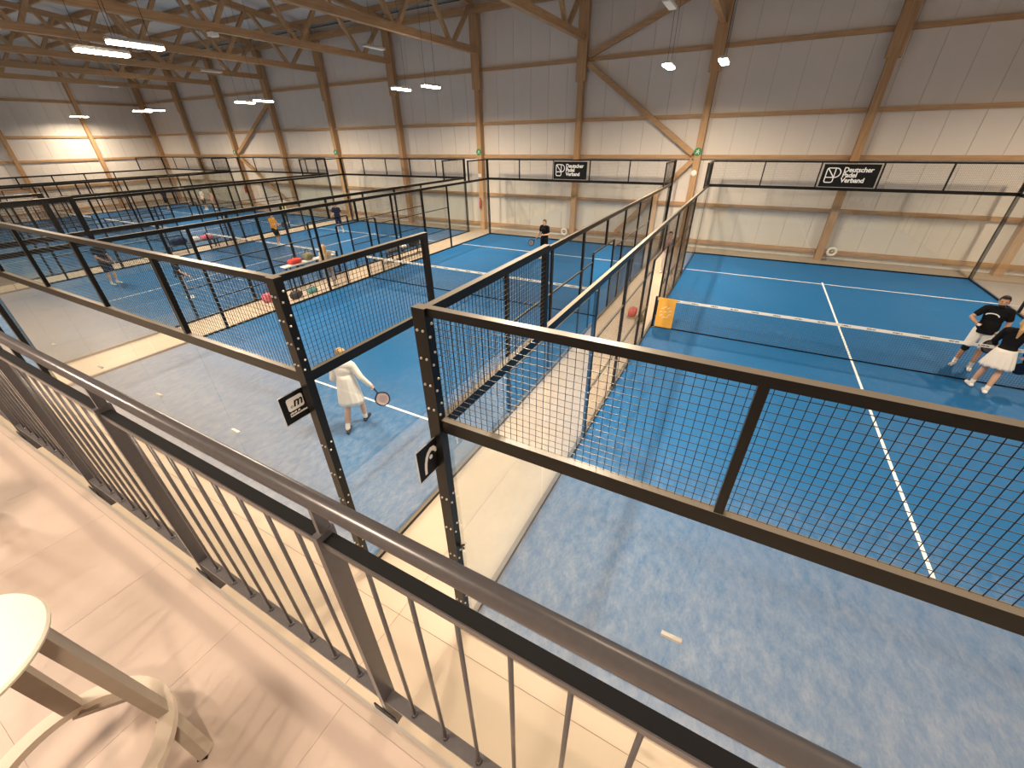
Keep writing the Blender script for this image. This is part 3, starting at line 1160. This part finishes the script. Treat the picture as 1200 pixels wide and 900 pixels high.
# ------------------------------------------------------------------ people
def remesh(name, mb, material, voxel, smooth=3, parent=None, flat_z=None):
    me = mb.mesh(name)
    o = bpy.data.objects.new(name, me)
    COL.objects.link(o)
    r = o.modifiers.new('r', 'REMESH')
    r.mode = 'VOXEL'
    r.voxel_size = voxel
    s = o.modifiers.new('s', 'SMOOTH')
    s.factor = 0.5
    s.iterations = smooth
    dg = bpy.context.evaluated_depsgraph_get()
    new = bpy.data.meshes.new_from_object(o.evaluated_get(dg))
    o.modifiers.clear()
    o.data = new
    bpy.data.meshes.remove(me)
    new.name = name
    new.materials.clear()
    new.materials.append(MATS[material])
    new.polygons.foreach_set('use_smooth', [True] * len(new.polygons))
    if flat_z is not None:
        for v in new.vertices:
            if v.co.z < flat_z:
                v.co.z = flat_z
    if parent is not None:
        o.parent = parent
    return o


def person(label, loc, rz, H=1.75, J=None, top='cloth_black', top_sleeve='short', bottom='shorts', bottom_mat='cloth_white', hair='hair_dark',
           hair_style='short', skin='skin', shoe='white_paint', sock=True, voxel=0.013, beard=False, female=False, grip=(0.4, 0.4), cap=False, group=None, extras=None):
    s = H / 1.75
    P = dict(head=(0, 0.03, 1.615), neck=(0, 0.0, 1.46), chest=(0, 0, 1.30), waist=(0, 0, 1.10), pelvis=(0, 0, 0.96),
             shL=(-0.185, 0, 1.425), shR=(0.185, 0, 1.425), elL=(-0.24, -0.02, 1.13), elR=(0.24, -0.02, 1.13), wrL=(-0.25, 0.1, 0.9), wrR=(0.25, 0.1, 0.9),
             hiL=(-0.095, 0, 0.93), hiR=(0.095, 0, 0.93), knL=(-0.11, 0.03, 0.5), knR=(0.11, 0.03, 0.5), anL=(-0.12, -0.02, 0.09), anR=(0.12, -0.02, 0.09),
             ftL=(-0.14, 0.16, 0.03), ftR=(0.14, 0.16, 0.03))
    if female:
        P['shL'], P['shR'] = (-0.165, 0, 1.42), (0.165, 0, 1.42)
        P['elL'], P['elR'] = (-0.215, -0.02, 1.13), (0.215, -0.02, 1.13)
    P.update(J or {})
    P = {k: Vector(v) * s for k, v in P.items()}
    cw = 0.155 if female else 0.175
    ww = 0.118 if female else 0.142
    hw = 0.158 if female else 0.15
    t = thing('person', label, 'person', loc, rz, group)
    inf = 0.016

    def torso(m, e):
        m.cap(P['chest'] + Vector((0, 0, 0.03)) * s, P['waist'], (cw + e) * s, (ww + e) * s, 16, 0.66)
        m.cap(P['waist'], P['pelvis'], (ww + e) * s, (hw + e) * s, 16, 0.72)
        m.cap(P['shL'] * 0.92 + P['shR'] * 0.08, P['shR'] * 0.92 + P['shL'] * 0.08, (0.068 + e) * s, (0.068 + e) * s, 12)

    def arm(m, sd, e, upto):
        a, b, c = P['sh' + sd], P['el' + sd], P['wr' + sd]
        if upto == 'short':
            m.cap(a, a.lerp(b, 0.62), (0.058 + e) * s, (0.052 + e) * s)
        else:
            m.cap(a, b, (0.056 + e) * s, (0.043 + e) * s)
            if upto == 'long':
                m.cap(b, b.lerp(c, 0.92), (0.043 + e) * s, (0.032 + e) * s)

    def leg(m, sd, e, upto):
        a, b, c = P['hi' + sd], P['kn' + sd], P['an' + sd]
        if upto < 1:
            m.cap(a, a.lerp(b, upto), (0.088 + e) * s, (0.088 - 0.028 * upto + e) * s)
        else:
            m.cap(a, b, (0.088 + e) * s, (0.057 + e) * s)
            if upto > 1:
                q = b.lerp(c, upto - 1)
                m.cap(b, b.lerp(c, 0.35), (0.055 + e) * s, (0.058 + e) * s)
                m.cap(b.lerp(c, 0.35), q, (0.058 + e) * s, (0.036 + e) * s)
    # body
    m = MB()
    torso(m, 0)
    m.cap(P['neck'] - Vector((0, 0, 0.03)) * s, P['head'] - Vector((0, 0.015, 0.05)) * s, 0.056 * s, 0.052 * s)
    h = P['head']
    m.ball(h + Vector((0, 0, 0.02)) * s, (0.077 * s, 0.095 * s, 0.112 * s), 16, 12)
    m.ball(h + Vector((0, 0.028, -0.055)) * s, (0.057 * s, 0.062 * s, 0.066 * s), 14, 10)
    m.cap(h + Vector((0, 0.095, 0.015)) * s, h + Vector((0, 0.112, -0.02)) * s, 0.010 * s, 0.015 * s, 8)
    for sx in (-1, 1):
        m.ball(h + Vector((sx * 0.08, -0.005, 0.0)) * s, (0.014 * s, 0.022 * s, 0.033 * s), 8, 6)
    for sd, sx in (('L', -1), ('R', 1)):
        arm(m, sd, 0, 'long')
        leg(m, sd, 0, 2)
        m.cap(P['an' + sd] + Vector((0, -0.01, -0.02)), P['ft' + sd], 0.038 * s, 0.03 * s, 12, 0.8)
        # hand
        w_, e_ = P['wr' + sd], P['el' + sd]
        d = (w_ - e_).normalized()
        inner = Vector((-sx, 0.3, 0))
        nrm = (inner - d * inner.dot(d)).normalized()
        sde = d.cross(nrm)
        if sde.y < 0:
            sde = -sde
        pc = w_ + d * 0.085 * s
        m.cap(w_, pc, 0.028 * s, 0.036 * s, 12, 0.5, tuple(sde))
        g = grip[0 if sd == 'L' else 1]
        for k, (o_, ln) in enumerate(((0.028, 0.075), (0.0095, 0.083), (-0.0095, 0.077), (-0.028, 0.062))):
            b0 = pc + sde * o_ * s + d * 0.012 * s
            d1 = (d * math.cos(g) + nrm * math.sin(g)).normalized()
            d2 = (d * math.cos(2.2 * g) + nrm * math.sin(2.2 * g)).normalized()
            b1 = b0 + d1 * ln * 0.55 * s
            b2 = b1 + d2 * ln * 0.5 * s
            m.cap(b0, b1, 0.0088 * s, 0.0082 * s, 8)
            m.cap(b1, b2, 0.0082 * s, 0.0066 * s, 8)
        tb = w_ + d * 0.03 * s + sde * 0.026 * s
        t1 = tb + (d * 0.6 + sde * 0.75 + nrm * 0.35).normalized() * 0.04 * s
        t2 = t1 + (d * 0.9 + nrm * 0.5).normalized() * 0.032 * s
        m.cap(tb, t1, 0.012 * s, 0.0105 * s, 8)
        m.cap(t1, t2, 0.0105 * s, 0.008 * s, 8)
    remesh('body', m, skin, voxel, 2, t)
    # eyes and mouth
    for sx in (-1, 1):
        part('eye', MB().ball(tuple(h + Vector((sx * 0.032, 0.088, 0.022)) * s), (0.012 * s, 0.008 * s, 0.008 * s), 8, 6), 'hair_dark', t)
    part('mouth', MB().ball(tuple(h + Vector((0, 0.085, -0.062)) * s), (0.024 * s, 0.008 * s, 0.006 * s), 8, 6), 'cloth_salmon', t)
    # top
    m = MB()
    torso(m, inf)
    if top_sleeve == 'none':
        pass
    else:
        for sd in 'LR':
            arm(m, sd, inf - 0.002, top_sleeve)
    m.cap(P['neck'] - Vector((0, 0, 0.06)) * s, P['neck'] + Vector((0, 0, 0.01)) * s, 0.085 * s, 0.066 * s)
    if bottom in ('shorts', 'trousers'):
        m.cap(P['pelvis'], P['pelvis'] - Vector((0, 0, 0.03)) * s, (hw + inf + 0.022) * s, (hw + inf + 0.03) * s, 16, 0.80)
        m.cap(P['waist'], P['pelvis'], (ww + inf + 0.02) * s, (hw + inf + 0.022) * s, 16, 0.8)
    to = remesh('top', m, top, voxel, 2, t)
    if bottom in ('shorts', 'trousers'):
        hem = P['pelvis'].z - 0.075 * s
        for v in to.data.vertices:
            if v.co.z < hem and abs(v.co.x) < 0.2 * s:
                v.co.z = hem
    # bottoms
    if bottom in ('shorts', 'trousers'):
        m = MB()
        m.cap(P['pelvis'], P['pelvis'] - Vector((0, 0, 0.05)) * s, (hw + 0.01) * s, (hw + 0.012) * s, 16, 0.72)
        for sd in 'LR':
            leg(m, sd, 0.024 if bottom == 'shorts' else 0.02, 0.82 if bottom == 'shorts' else 1.92)
        remesh(bottom, m, bottom_mat, voxel, 2, t)
    elif bottom == 'skirt':
        zt_, zb_, rt, rb, pl = extras or (1.02, 0.60, 0.16, 0.27, 0.02)
        m = MB()
        n, rows = 96, 8
        pv = P['pelvis']
        for i in range(rows + 1):
            f = i / rows
            z = (zt_ + (zb_ - zt_) * f) * s
            r = (rt + (rb - rt) * f ** 0.8) * s
            for k in range(n):
                a = 2 * PI * k / n
                q = r + pl * s * f * math.sin(a * 14)
                m.v.append((pv.x * (1 - 0 * f) + q * math.cos(a), pv.y + q * 0.82 * math.sin(a), z + 0.012 * s * f * math.sin(a * 3)))
        for i in range(rows):
            for k in range(n):
                m.f.append([i * n + k, (i + 1) * n + k, (i + 1) * n + (k + 1) % n, i * n + (k + 1) % n])
        m.f.append([k for k in range(n)])
        sk = part('skirt', m, bottom_mat, t, smooth=True)
        so = sk.modifiers.new('thickness', 'SOLIDIFY')
        so.thickness = 0.004
    # hair
    m = MB()
    m.ball(h + Vector((0, -0.012, 0.045)) * s, (0.088 * s, 0.103 * s, 0.104 * s), 16, 10)
    m.ball(h + Vector((0, -0.045, -0.005)) * s, (0.08 * s, 0.07 * s, 0.09 * s), 14, 8)
    if hair_style == 'bun':
        m.ball(h + Vector((0, -0.075, 0.12)) * s, 0.05 * s, 12, 8)
        m.ball(h + Vector((0, -0.09, -0.02)) * s, (0.065 * s, 0.05 * s, 0.08 * s), 12, 8)
    if hair_style == 'tail':
        m.cap(h + Vector((0, -0.1, 0.02)) * s, h + Vector((0, -0.16, -0.1)) * s, 0.035 * s, 0.042 * s)
        m.cap(h + Vector((0, -0.16, -0.1)) * s, h + Vector((0, -0.15, -0.27)) * s, 0.042 * s, 0.016 * s)
    if hair_style == 'long':
        m.cap(h + Vector((0, -0.07, 0.02)) * s, h + Vector((0, -0.09, -0.2)) * s, 0.085 * s, 0.07 * s, 14, 0.6)
    ho = remesh('hair', m, hair, min(voxel, 0.011), 1, t)
    # clear the face
    for v in ho.data.vertices:
        c = v.co - h
        if c.y > 0.035 * s and c.z < 0.075 * s:
            v.co.y = h.y + 0.035 * s + (c.y - 0.035 * s) * 0.15
    if beard:
        m = MB()
        m.ball(h + Vector((0, 0.045, -0.078)) * s, (0.058 * s, 0.056 * s, 0.05 * s), 14, 8)
        remesh('beard', m, 'hair_dark', 0.009, 1, t)
    # shoes and socks
    for sd in 'LR':
        a, f_ = P['an' + sd], P['ft' + sd]
        fl_ = f_ - a
        fl_.z = 0
        d = fl_.normalized() if fl_.length > 0.01 else Vector((0, 1, 0))
        heel = Vector((a.x, a.y, f_.z)) - d * 0.035 * s
        base = f_.z - 0.03 * s
        m = MB()
        m.cap(heel + Vector((0, 0, 0.015)) * s, heel + d * 0.2 * s + Vector((0, 0, 0.005)) * s, 0.045 * s, 0.042 * s, 14, 0.95)
        m.cap(heel + Vector((0, 0, 0.02)) * s + d * 0.02 * s, a.lerp(f_, 0.1) + Vector((0, 0, 0.0)), 0.046 * s, 0.045 * s, 12)
        remesh('shoe', m, shoe, 0.012, 1, t, flat_z=base)
        if sock:
            part('sock', MB().cap(a.lerp(P['kn' + sd], 0.02), a.lerp(P['kn' + sd], 0.2), 0.044 * s, 0.046 * s, 14), 'cloth_white', t, smooth=True)
    return t, P


def aim(h, n):
    h = Vector(h).normalized()
    n = Vector(n)
    n = (n - h * n.dot(h)).normalized()
    x_ = n.cross(h)
    return Matrix(((x_.x, n.x, h.x), (x_.y, n.y, h.y), (x_.z, n.z, h.z))).to_euler()


def racket(label, loc, rot, frame='black_plastic', face='dark_nylon', grp=None):
    """padel bat: perforated-looking teardrop head on a short grip, head up local z, grip at origin"""
    t = thing('padel_bat', label, 'racket', loc, rot=rot, group=grp)
    pts = []
    n = 28
    for k in range(n):
        a = 2 * PI * k / n
        r = 0.128
        px_, pz_ = r * math.sin(a), 0.29 + 0.145 * math.cos(a)
        if pz_ < 0.22:
            px_ *= max(0.25, 1 - (0.22 - pz_) * 4.5)
        pts.append((px_, pz_))
    part('face', MB().poly(pts, -0.017, 0.017), face, t)
    part('rim', MB().tube([(q[0] * 1.0, 0, q[1]) for q in pts], 0.021, 8, closed=True), frame, t, smooth=True)
    part('grip', MB().tube([(0, 0, -0.06), (0, 0, 0.15)], [0.017, 0.015], 10), 'black_plastic', t, smooth=True)
    hole = MB()
    for i in range(-3, 4):
        for j in range(-3, 4):
            if i * i + j * j <= 9:
                hole.box((i * 0.026 - 0.006, -0.0185, 0.30 + j * 0.026 - 0.006), (i * 0.026 + 0.006, 0.0185, 0.30 + j * 0.026 + 0.006))
    part('hole_pattern', hole, 'black_plastic', t)
    return t


def at(t_loc, rz, v):
    c, s_ = math.cos(rz), math.sin(rz)
    return (t_loc[0] + v[0] * c - v[1] * s_, t_loc[1] + v[0] * s_ + v[1] * c, t_loc[2] + v[2])


# woman in white, seen from behind, walking away
WL, WR = (-4.17, 2.2, 0.0), 0.55
t, P = person('woman in long sleeved white dress walking away with a bat in her hand', WL, WR, 1.76,
              dict(anL=(-0.13, -0.20, 0.12), ftL=(-0.15, -0.03, 0.035), knL=(-0.11, 0.02, 0.5), anR=(0.10, 0.22, 0.09), ftR=(0.13, 0.40, 0.03), knR=(0.11, 0.20, 0.51),
                   elR=(0.29, -0.02, 1.16), wrR=(0.40, 0.06, 0.93), elL=(-0.25, 0.02, 1.14), wrL=(-0.18, 0.22, 1.0), head=(0, 0.06, 1.605)),
              top='cloth_white', top_sleeve='long', bottom='skirt', bottom_mat='cloth_white', hair='hair_blond', hair_style='bun', shoe='black_plastic', voxel=0.0085, female=True,
              grip=(0.5, 0.9), extras=(1.24, 0.62, 0.15, 0.245, 0.006))
hp = at(WL, WR, P['wrR'] + (P['wrR'] - P['elR']).normalized() * 0.09)
racket('dark padel bat held by the woman in white', hp, aim((0.35, 0.25, -0.9), (0.75, -0.55, 0.35)), face='cloth_pinkish')

# man in black t-shirt facing the camera at the net
ML, MR = (7.33, 10.82, 0.0), math.radians(160)
t, P = person('bearded man in black t-shirt and white shorts standing behind the net', ML, MR, 1.80,
              dict(elR=(0.33, 0.08, 1.20), wrR=(0.24, 0.29, 1.16), elL=(-0.27, -0.03, 1.15), wrL=(-0.22, 0.18, 1.02), anR=(0.17, 0.0, 0.09), ftR=(0.21, 0.18, 0.03), anL=(-0.10, 0.06, 0.09),
                   ftL=(-0.12, 0.24, 0.03), knR=(0.14, 0.05, 0.5), knL=(-0.10, 0.08, 0.5)),
              top='cloth_black', bottom='shorts', bottom_mat='cloth_white', hair='hair_dark', skin='skin_tan', voxel=0.0085, beard=True, grip=(0.9, 0.7))
# white arc print on the shirt, knee band and sleeve cuffs
ap = MB()
q = [(0.11 * math.cos(a) + 0.045, 0.07 * math.sin(a)) for a in [PI * (0.05 + 0.9 * i / 10) for i in range(11)]]
for i in range(10):
    z0_, z1_ = 1.33 + q[i][1], 1.33 + q[i + 1][1]

    def fy(x_):
        return 0.13 * math.sqrt(max(0.0, 1 - (x_ / 0.2) ** 2)) + 0.012
    ap.bar((q[i][0], fy(q[i][0]), z0_), (q[i + 1][0], fy(q[i + 1][0]), z1_), 0.006, 0.022, (0, 0, 1))
part('shirt_print', ap, 'sign_white', t)
part('knee_band', MB().cap(P['knR'] + Vector((0, 0, -0.05)), P['knR'] + Vector((0, 0, 0.06)), 0.066, 0.07, 14), 'cloth_black', t, smooth=True)
bb = at(ML, MR, P['wrL'] + (P['wrL'] - P['elL']).normalized() * 0.09)
racket('black padel bat hanging from the hand of the bearded man', bb, aim((-0.25, -0.35, -0.9), (0.2, -1, 0.2)), frame='black_plastic')
bl = part('ball', MB().ball((0, 0, 0), 0.033, 14, 10), 'white_paint', None, at(ML, MR, P['wrR'] + (P['wrR'] - P['elR']).normalized() * 0.115 + Vector((-0.03, 0.0, 0.0))), smooth=True)
tag(bl, 'small pale ball in the raised hand of the bearded man', 'ball')

# woman in black top and pleated white skirt, back to the camera
QL, QR = (7.27, 9.58, 0.0), math.radians(-25)
t, P = person('woman in black long sleeved top and pleated white skirt near the net', QL, QR, 1.72,
              dict(anL=(-0.17, 0.08, 0.09), ftL=(-0.25, 0.22, 0.03), anR=(0.09, -0.10, 0.09), ftR=(0.05, 0.08, 0.03), knL=(-0.13, 0.08, 0.5), knR=(0.1, 0.0, 0.5),
                   elR=(0.27, 0.02, 1.15), wrR=(0.3, 0.16, 0.93), elL=(-0.24, 0.06, 1.14), wrL=(-0.2, 0.26, 1.0), head=(0.02, 0.02, 1.61)),
              top='cloth_black', top_sleeve='long', bottom='skirt', bottom_mat='cloth_white', hair='hair_blond', hair_style='tail', voxel=0.0085, female=True,
              extras=(1.04, 0.62, 0.155, 0.262, 0.016), grip=(0.6, 0.9))
rp = at(QL, QR, P['wrR'] + (P['wrR'] - P['elR']).normalized() * 0.09)
racket('padel bat held low by the woman in the pleated skirt', rp, aim((0.3, 0.3, -0.9), (-0.4, -1, 0.2)), face='cloth_navy')
# players on the other courts
t, P = person('man in black clothes waiting with a bat before the far glass', (-6.25, 15.9, 0.0), math.radians(165), 1.78,
              dict(elR=(0.28, 0.0, 1.16), wrR=(0.36, 0.1, 0.94), wrL=(-0.1, 0.2, 1.12)), top='cloth_black', bottom='shorts', bottom_mat='cloth_black', hair='hair_brown', voxel=0.014)
hp = at((-6.25, 15.9, 0), math.radians(165), P['wrR'] + (P['wrR'] - P['elR']).normalized() * 0.09)
racket('dark padel bat in the hand of the waiting man in black', hp, aim((-0.7, -0.1, -0.5), (0.3, -1, 0.2)), face='cloth_grey')
t, P = person('player in orange shirt and black shorts', (-20.9, 12.3, 0.0), math.radians(-65), 1.72,
              dict(elR=(0.23, 0.12, 1.16), wrR=(0.16, 0.34, 1.12), elL=(-0.23, 0.1, 1.16), wrL=(-0.12, 0.32, 1.1), anL=(-0.2, -0.1, 0.09), ftL=(-0.22, 0.07, 0.03), anR=(0.2, 0.1, 0.09), ftR=(0.22, 0.28, 0.03),
                   knL=(-0.17, 0.05, 0.5), knR=(0.17, 0.16, 0.5)),
              top='cloth_orange', bottom='shorts', bottom_mat='cloth_black', hair='hair_dark', voxel=0.014, grip=(0.8, 0.8))
hp = at((-20.9, 12.3, 0), math.radians(-65), P['wrR'] + (P['wrR'] - P['elR']).normalized() * 0.09)
racket('dark padel bat held forward by the orange shirted player', hp, aim((0.8, 0.3, 0.15), (0.3, -1, 0.3)))
person('player in navy shirt and dark shorts near the far service line', (-20.7, 16.5, 0.0), math.radians(-150), 1.72,
       dict(elR=(0.27, 0.05, 1.15), wrR=(0.26, 0.25, 1.05), anL=(-0.18, 0, 0.09), ftL=(-0.2, 0.18, 0.03), anR=(0.18, 0, 0.09), ftR=(0.2, 0.18, 0.03)),
       top='cloth_navy', bottom='shorts', bottom_mat='cloth_navy', hair='hair_dark', voxel=0.014)
person('player in pale yellow shirt by the far glass', (-26.85, 17.25, 0.0), math.radians(140), 1.72, dict(), top='cloth_yellow', bottom='shorts', bottom_mat='cloth_black', hair='hair_brown', voxel=0.015)
person('player in white shirt and black shorts on the last court', (-39.8, 18.75, 0.0), math.radians(180), 1.72, dict(), top='cloth_white', bottom='shorts', bottom_mat='cloth_black', hair='hair_brown', voxel=0.015)
person('player in dark blue shirt near the hall end', (-43.8, 17.7, 0.0), math.radians(200), 1.68, dict(), top='cloth_navy', bottom='shorts', bottom_mat='cloth_black', hair='hair_dark', voxel=0.015)
person('person in salmon top behind the player in white shirt', (-39.2, 19.2, 0.0), math.radians(170), 1.5, dict(), top='cloth_salmon', bottom='shorts', bottom_mat='cloth_salmon', hair='hair_brown', voxel=0.015)
# two players seen through the mesh of the near fence
t, P = person('player in black t-shirt and black shorts with high white socks', (-20.75, 4.65, 0.0), math.radians(-70), 1.78,
              dict(elR=(0.26, 0.08, 1.15), wrR=(0.2, 0.3, 1.02)), top='cloth_black', bottom='shorts', bottom_mat='cloth_black', hair='hair_dark', voxel=0.014)
t, P = person('player in black t-shirt with bare arms behind the near mesh', (-15.95, 5.05, 0.0), math.radians(-20), 1.62,
              dict(elR=(0.28, 0.06, 1.13), wrR=(0.3, 0.24, 0.95), elL=(-0.3, 0.02, 1.13)), top='cloth_black', bottom='shorts', bottom_mat='cloth_grey', hair='hair_brown', voxel=0.014)
# people in the aisles
person('person in grey brown top and pale trousers walking in the aisle', (-0.72, 16.0, 0.0), math.radians(185), 1.66, dict(), top='cloth_pinkish', bottom='trousers', bottom_mat='cloth_white', hair='hair_dark', voxel=0.014)
person('person in beige jacket standing in the aisle by the bags', (-12.15, 8.45, 0.0), math.radians(60), 1.62, dict(), top='cloth_beige', top_sleeve='long', bottom='trousers', bottom_mat='cloth_grey',
       hair='hair_blond', hair_style='long', shoe='hair_brown', voxel=0.014, female=True)

# ------------------------------------------------------------------ bags, benches
def bag(label, loc, rz, size, material, strap='black_plastic', tilt=0.0):
    t = thing('sports_bag', label, 'bag', loc, rz)
    L, W_, H_ = size
    part('body', MB().ball((0, 0, H_ / 2), (L / 2, W_ / 2, H_ / 2), 18, 10, 0.6), material, t, smooth=True)
    pts = [(-L * 0.22, 0, H_ * 0.9), (-L * 0.18, 0, H_ * 1.25), (0, 0, H_ * 1.4), (L * 0.18, 0, H_ * 1.25), (L * 0.22, 0, H_ * 0.9)]
    part('handle', MB().tube(pts, 0.012, 6), strap, t)
    part('zip', MB().bar((-L * 0.4, 0, H_ * 0.985), (L * 0.4, 0, H_ * 0.985), 0.02, 0.01), strap, t)
    return t


def bench(label, loc, L, H_, material, W_=0.36, group=None):
    t = thing('bench', label, 'bench', loc, PI / 2, group)
    n = 3
    for k in range(n):
        y = -W_ / 2 + (k + 0.5) * W_ / n
        boxpart('slat', (-L / 2, y - W_ / n / 2 + 0.006, H_ - 0.035), (L / 2, y + W_ / n / 2 - 0.006, H_), material, t)
    for sx in (-1, 1):
        xx = sx * (L / 2 - 0.2)
        boxpart('cross_bar', (xx - 0.025, -W_ / 2, H_ - 0.07), (xx + 0.025, W_ / 2, H_ - 0.035), UP, t)
        for sy in (-1, 1):
            boxpart('leg', (xx - 0.02, sy * (W_ / 2 - 0.02) - 0.02, 0), (xx + 0.02, sy * (W_ / 2 - 0.02) + 0.02, H_ - 0.07), UP, t)
    return t


GX2 = -10 - GAP * 1.5     # aisle between the second and third court
ZF = -0.012
bench('white slatted high bench carrying the red and beige bags', (GX2 - 0.45, 8.3, ZF), 2.3, 1.0, 'white_paint', 0.3)
bag('red sports bag lying on the white high bench', (GX2 - 0.45, 7.7, ZF + 1.0), PI / 2, (0.55, 0.26, 0.2), 'red_nylon')
bag('olive backpack on the white high bench beside the red bag', (GX2 - 0.45, 8.3, ZF + 1.0), PI / 2, (0.36, 0.26, 0.3), 'olive_nylon')
bench('dark slatted aisle bench loaded with grey and dark bags', (GX2 - 0.1, 13.4, ZF), 2.6, 0.45, 'dark_nylon')
bag('dark grey bag on the dark aisle bench', (GX2 - 0.1, 12.6, ZF + 0.45), PI / 2, (0.7, 0.3, 0.3), 'grey_nylon')
bag('white towel bundle on the dark aisle bench', (GX2 - 0.1, 13.3, ZF + 0.45), PI / 2, (0.34, 0.24, 0.16), 'cloth_white')
bag('black racket bag at the end of the dark aisle bench', (GX2 - 0.1, 14.1, ZF + 0.45), PI / 2, (0.7, 0.32, 0.3), 'dark_nylon')
bag('black bag on the aisle floor near the person in beige', (GX2 + 0.25, 6.9, ZF), PI / 2 + 0.3, (0.5, 0.28, 0.26), 'dark_nylon')
bag('small teal bag on the aisle floor near the person in beige', (GX2 + 0.25, 7.6, ZF), PI / 2 - 0.2, (0.4, 0.22, 0.2), 'teal_nylon')
bag('pink bag on the aisle floor by the fence post', (GX2 - 0.3, 6.15, ZF), PI / 2, (0.36, 0.24, 0.34), 'pink_nylon')
bag('red and grey racket bag on the aisle floor beside the orange net banner', (-0.74, 10.7, ZF), PI / 2 + 0.1, (0.62, 0.26, 0.2), 'red_nylon', 'grey_nylon')
bag('olive shoe bag on the aisle floor beside the red racket bag', (-0.4, 10.2, ZF), 0.5, (0.3, 0.2, 0.2), 'olive_nylon')
GX3 = -20 - GAP * 2.5
bench('dark aisle bench with purple bags between the distant courts', (GX3, 9.6, ZF), 2.8, 0.45, 'dark_nylon')
bag('dark purple bag on the distant aisle bench', (GX3, 9.0, ZF + 0.45), PI / 2, (0.8, 0.3, 0.3), 'cloth_navy')
bag('pale bundle on the distant aisle bench', (GX3, 9.8, ZF + 0.45), PI / 2, (0.4, 0.25, 0.25), 'cloth_white')
bag('pink bag on the distant aisle bench', (GX3, 10.4, ZF + 0.45), PI / 2, (0.6, 0.28, 0.24), 'pink_nylon')

# ------------------------------------------------------------------ small wall fittings
for cx, tip in ((-0.85, 'beside the white round plate where timber diagonals meet'), (-12.85, 'above a white box and fire extinguisher'), (-24.85, 'without any diagonal or box'), (-36.85, 'where diagonals meet over the distant courts')):
    t = thing('exit_sign', 'green round exit sign on a column ' + tip, 'sign', (cx - 0.02, Y_WALL - 0.39, 4.3), group='green exit signs on the columns')
    d = MB().lathe([(0.17, 0), (0.17, 0.012)], 20).mesh('disc', 'exit_green')
    o = link('disc', d, t, (0, 0, 0), rot=(PI / 2, 0, 0))
    pm_ = MB()
    pm_.ball((0.02, -0.016, 0.07), (0.022, 0.003, 0.022), 8, 5)
    for a, b in (((0.01, 0.04), (-0.02, -0.02)), ((-0.02, -0.02), (0.04, -0.05)), ((0.04, -0.05), (0.05, -0.11)), ((-0.02, -0.02), (-0.09, -0.07)), ((0.0, 0.035), (0.07, 0.0)), ((0.0, 0.035), (-0.07, 0.03))):
        pm_.bar((a[0], -0.016, a[1]), (b[0], -0.016, b[1]), 0.004, 0.022, (1, 0, 0.3))
    part('pictogram', pm_, 'sign_white', t)
for cx, z in ((-0.85, 3.42), (-12.85, 3.07)):
    t = thing('column_plate', 'white round plate on the exit sign column' if cx > -5 else 'small white square box on a column below the exit sign', 'fitting', (cx - 0.02, Y_WALL - 0.385, z))
    if cx > -5:
        o = link('disc', MB().lathe([(0.13, 0), (0.13, 0.02), (0.1, 0.035)], 20).mesh('disc', 'white_paint'), t, rot=(PI / 2, 0, 0))
    else:
        boxpart('case', (-0.1, -0.05, -0.1), (0.1, 0.005, 0.1), 'white_paint', t)
    boxpart('bracket', (-0.03, -0.002, -0.03), (0.03, 0.005, 0.03), 'zinc', t)
for cx in (-12.9, -36.9):
    t = thing('fire_extinguisher', 'red fire extinguisher on the column with the white box' if cx > -20 else 'red fire extinguisher on the distant column where diagonals meet', 'extinguisher', (cx, Y_WALL - 0.46, 1.25), group='fire extinguishers on the columns')
    part('cylinder', MB().lathe([(0.05, 0), (0.075, 0.02), (0.075, 0.42), (0.03, 0.5), (0.03, 0.54)], 16), 'fire_red', t, smooth=True)
    part('valve', MB().box((-0.03, -0.03, 0.54), (0.03, 0.03, 0.58)).bar((0, 0, 0.58), (0, -0.12, 0.62), 0.02, 0.02), 'black_plastic', t)
    part('hose', MB().tube([(0.02, -0.02, 0.56), (0.11, -0.02, 0.45), (0.09, -0.03, 0.15)], 0.012, 6), 'black_plastic', t)
    boxpart('hanger', (-0.03, 0.06, 0.3), (0.03, 0.085, 0.42), 'zinc', t)
for cx, z, lab in ((5.55, 0.42, 'white ring shaped hose reel at the column foot behind the players in black'), (-7.25, 0.30, 'white ring shaped hose reel at the column foot behind the man with the bat')):
    t = thing('hose_reel', lab, 'fitting', (cx, Y_WALL - 0.5, z))
    n = 20
    part('coil', MB().tube([(0.15 * math.cos(2 * PI * k / n), 0, 0.15 * math.sin(2 * PI * k / n)) for k in range(n)], 0.055, 8, closed=True), 'white_paint', t, smooth=True)
    part('hub', MB().tube([(0, -0.03, 0), (0, 0.09, 0)], 0.05, 12), 'cloth_beige', t, smooth=True)
    part('stay', MB().bar((0, 0.06, -0.06), (0, 0.06, -z - 0.012), 0.05, 0.02), 'zinc', t)
# junction box on a truss
t = thing('router_box', 'small white box fixed under a truss chord', 'fitting', (-18.8, 10.9, 8.72))
boxpart('case', (-0.15, -0.15, -0.09), (0.15, 0.15, 0.04), 'white_paint', t)
boxpart('mount', (-0.05, -0.05, 0.04), (0.05, 0.05, 0.085), 'zinc', t)
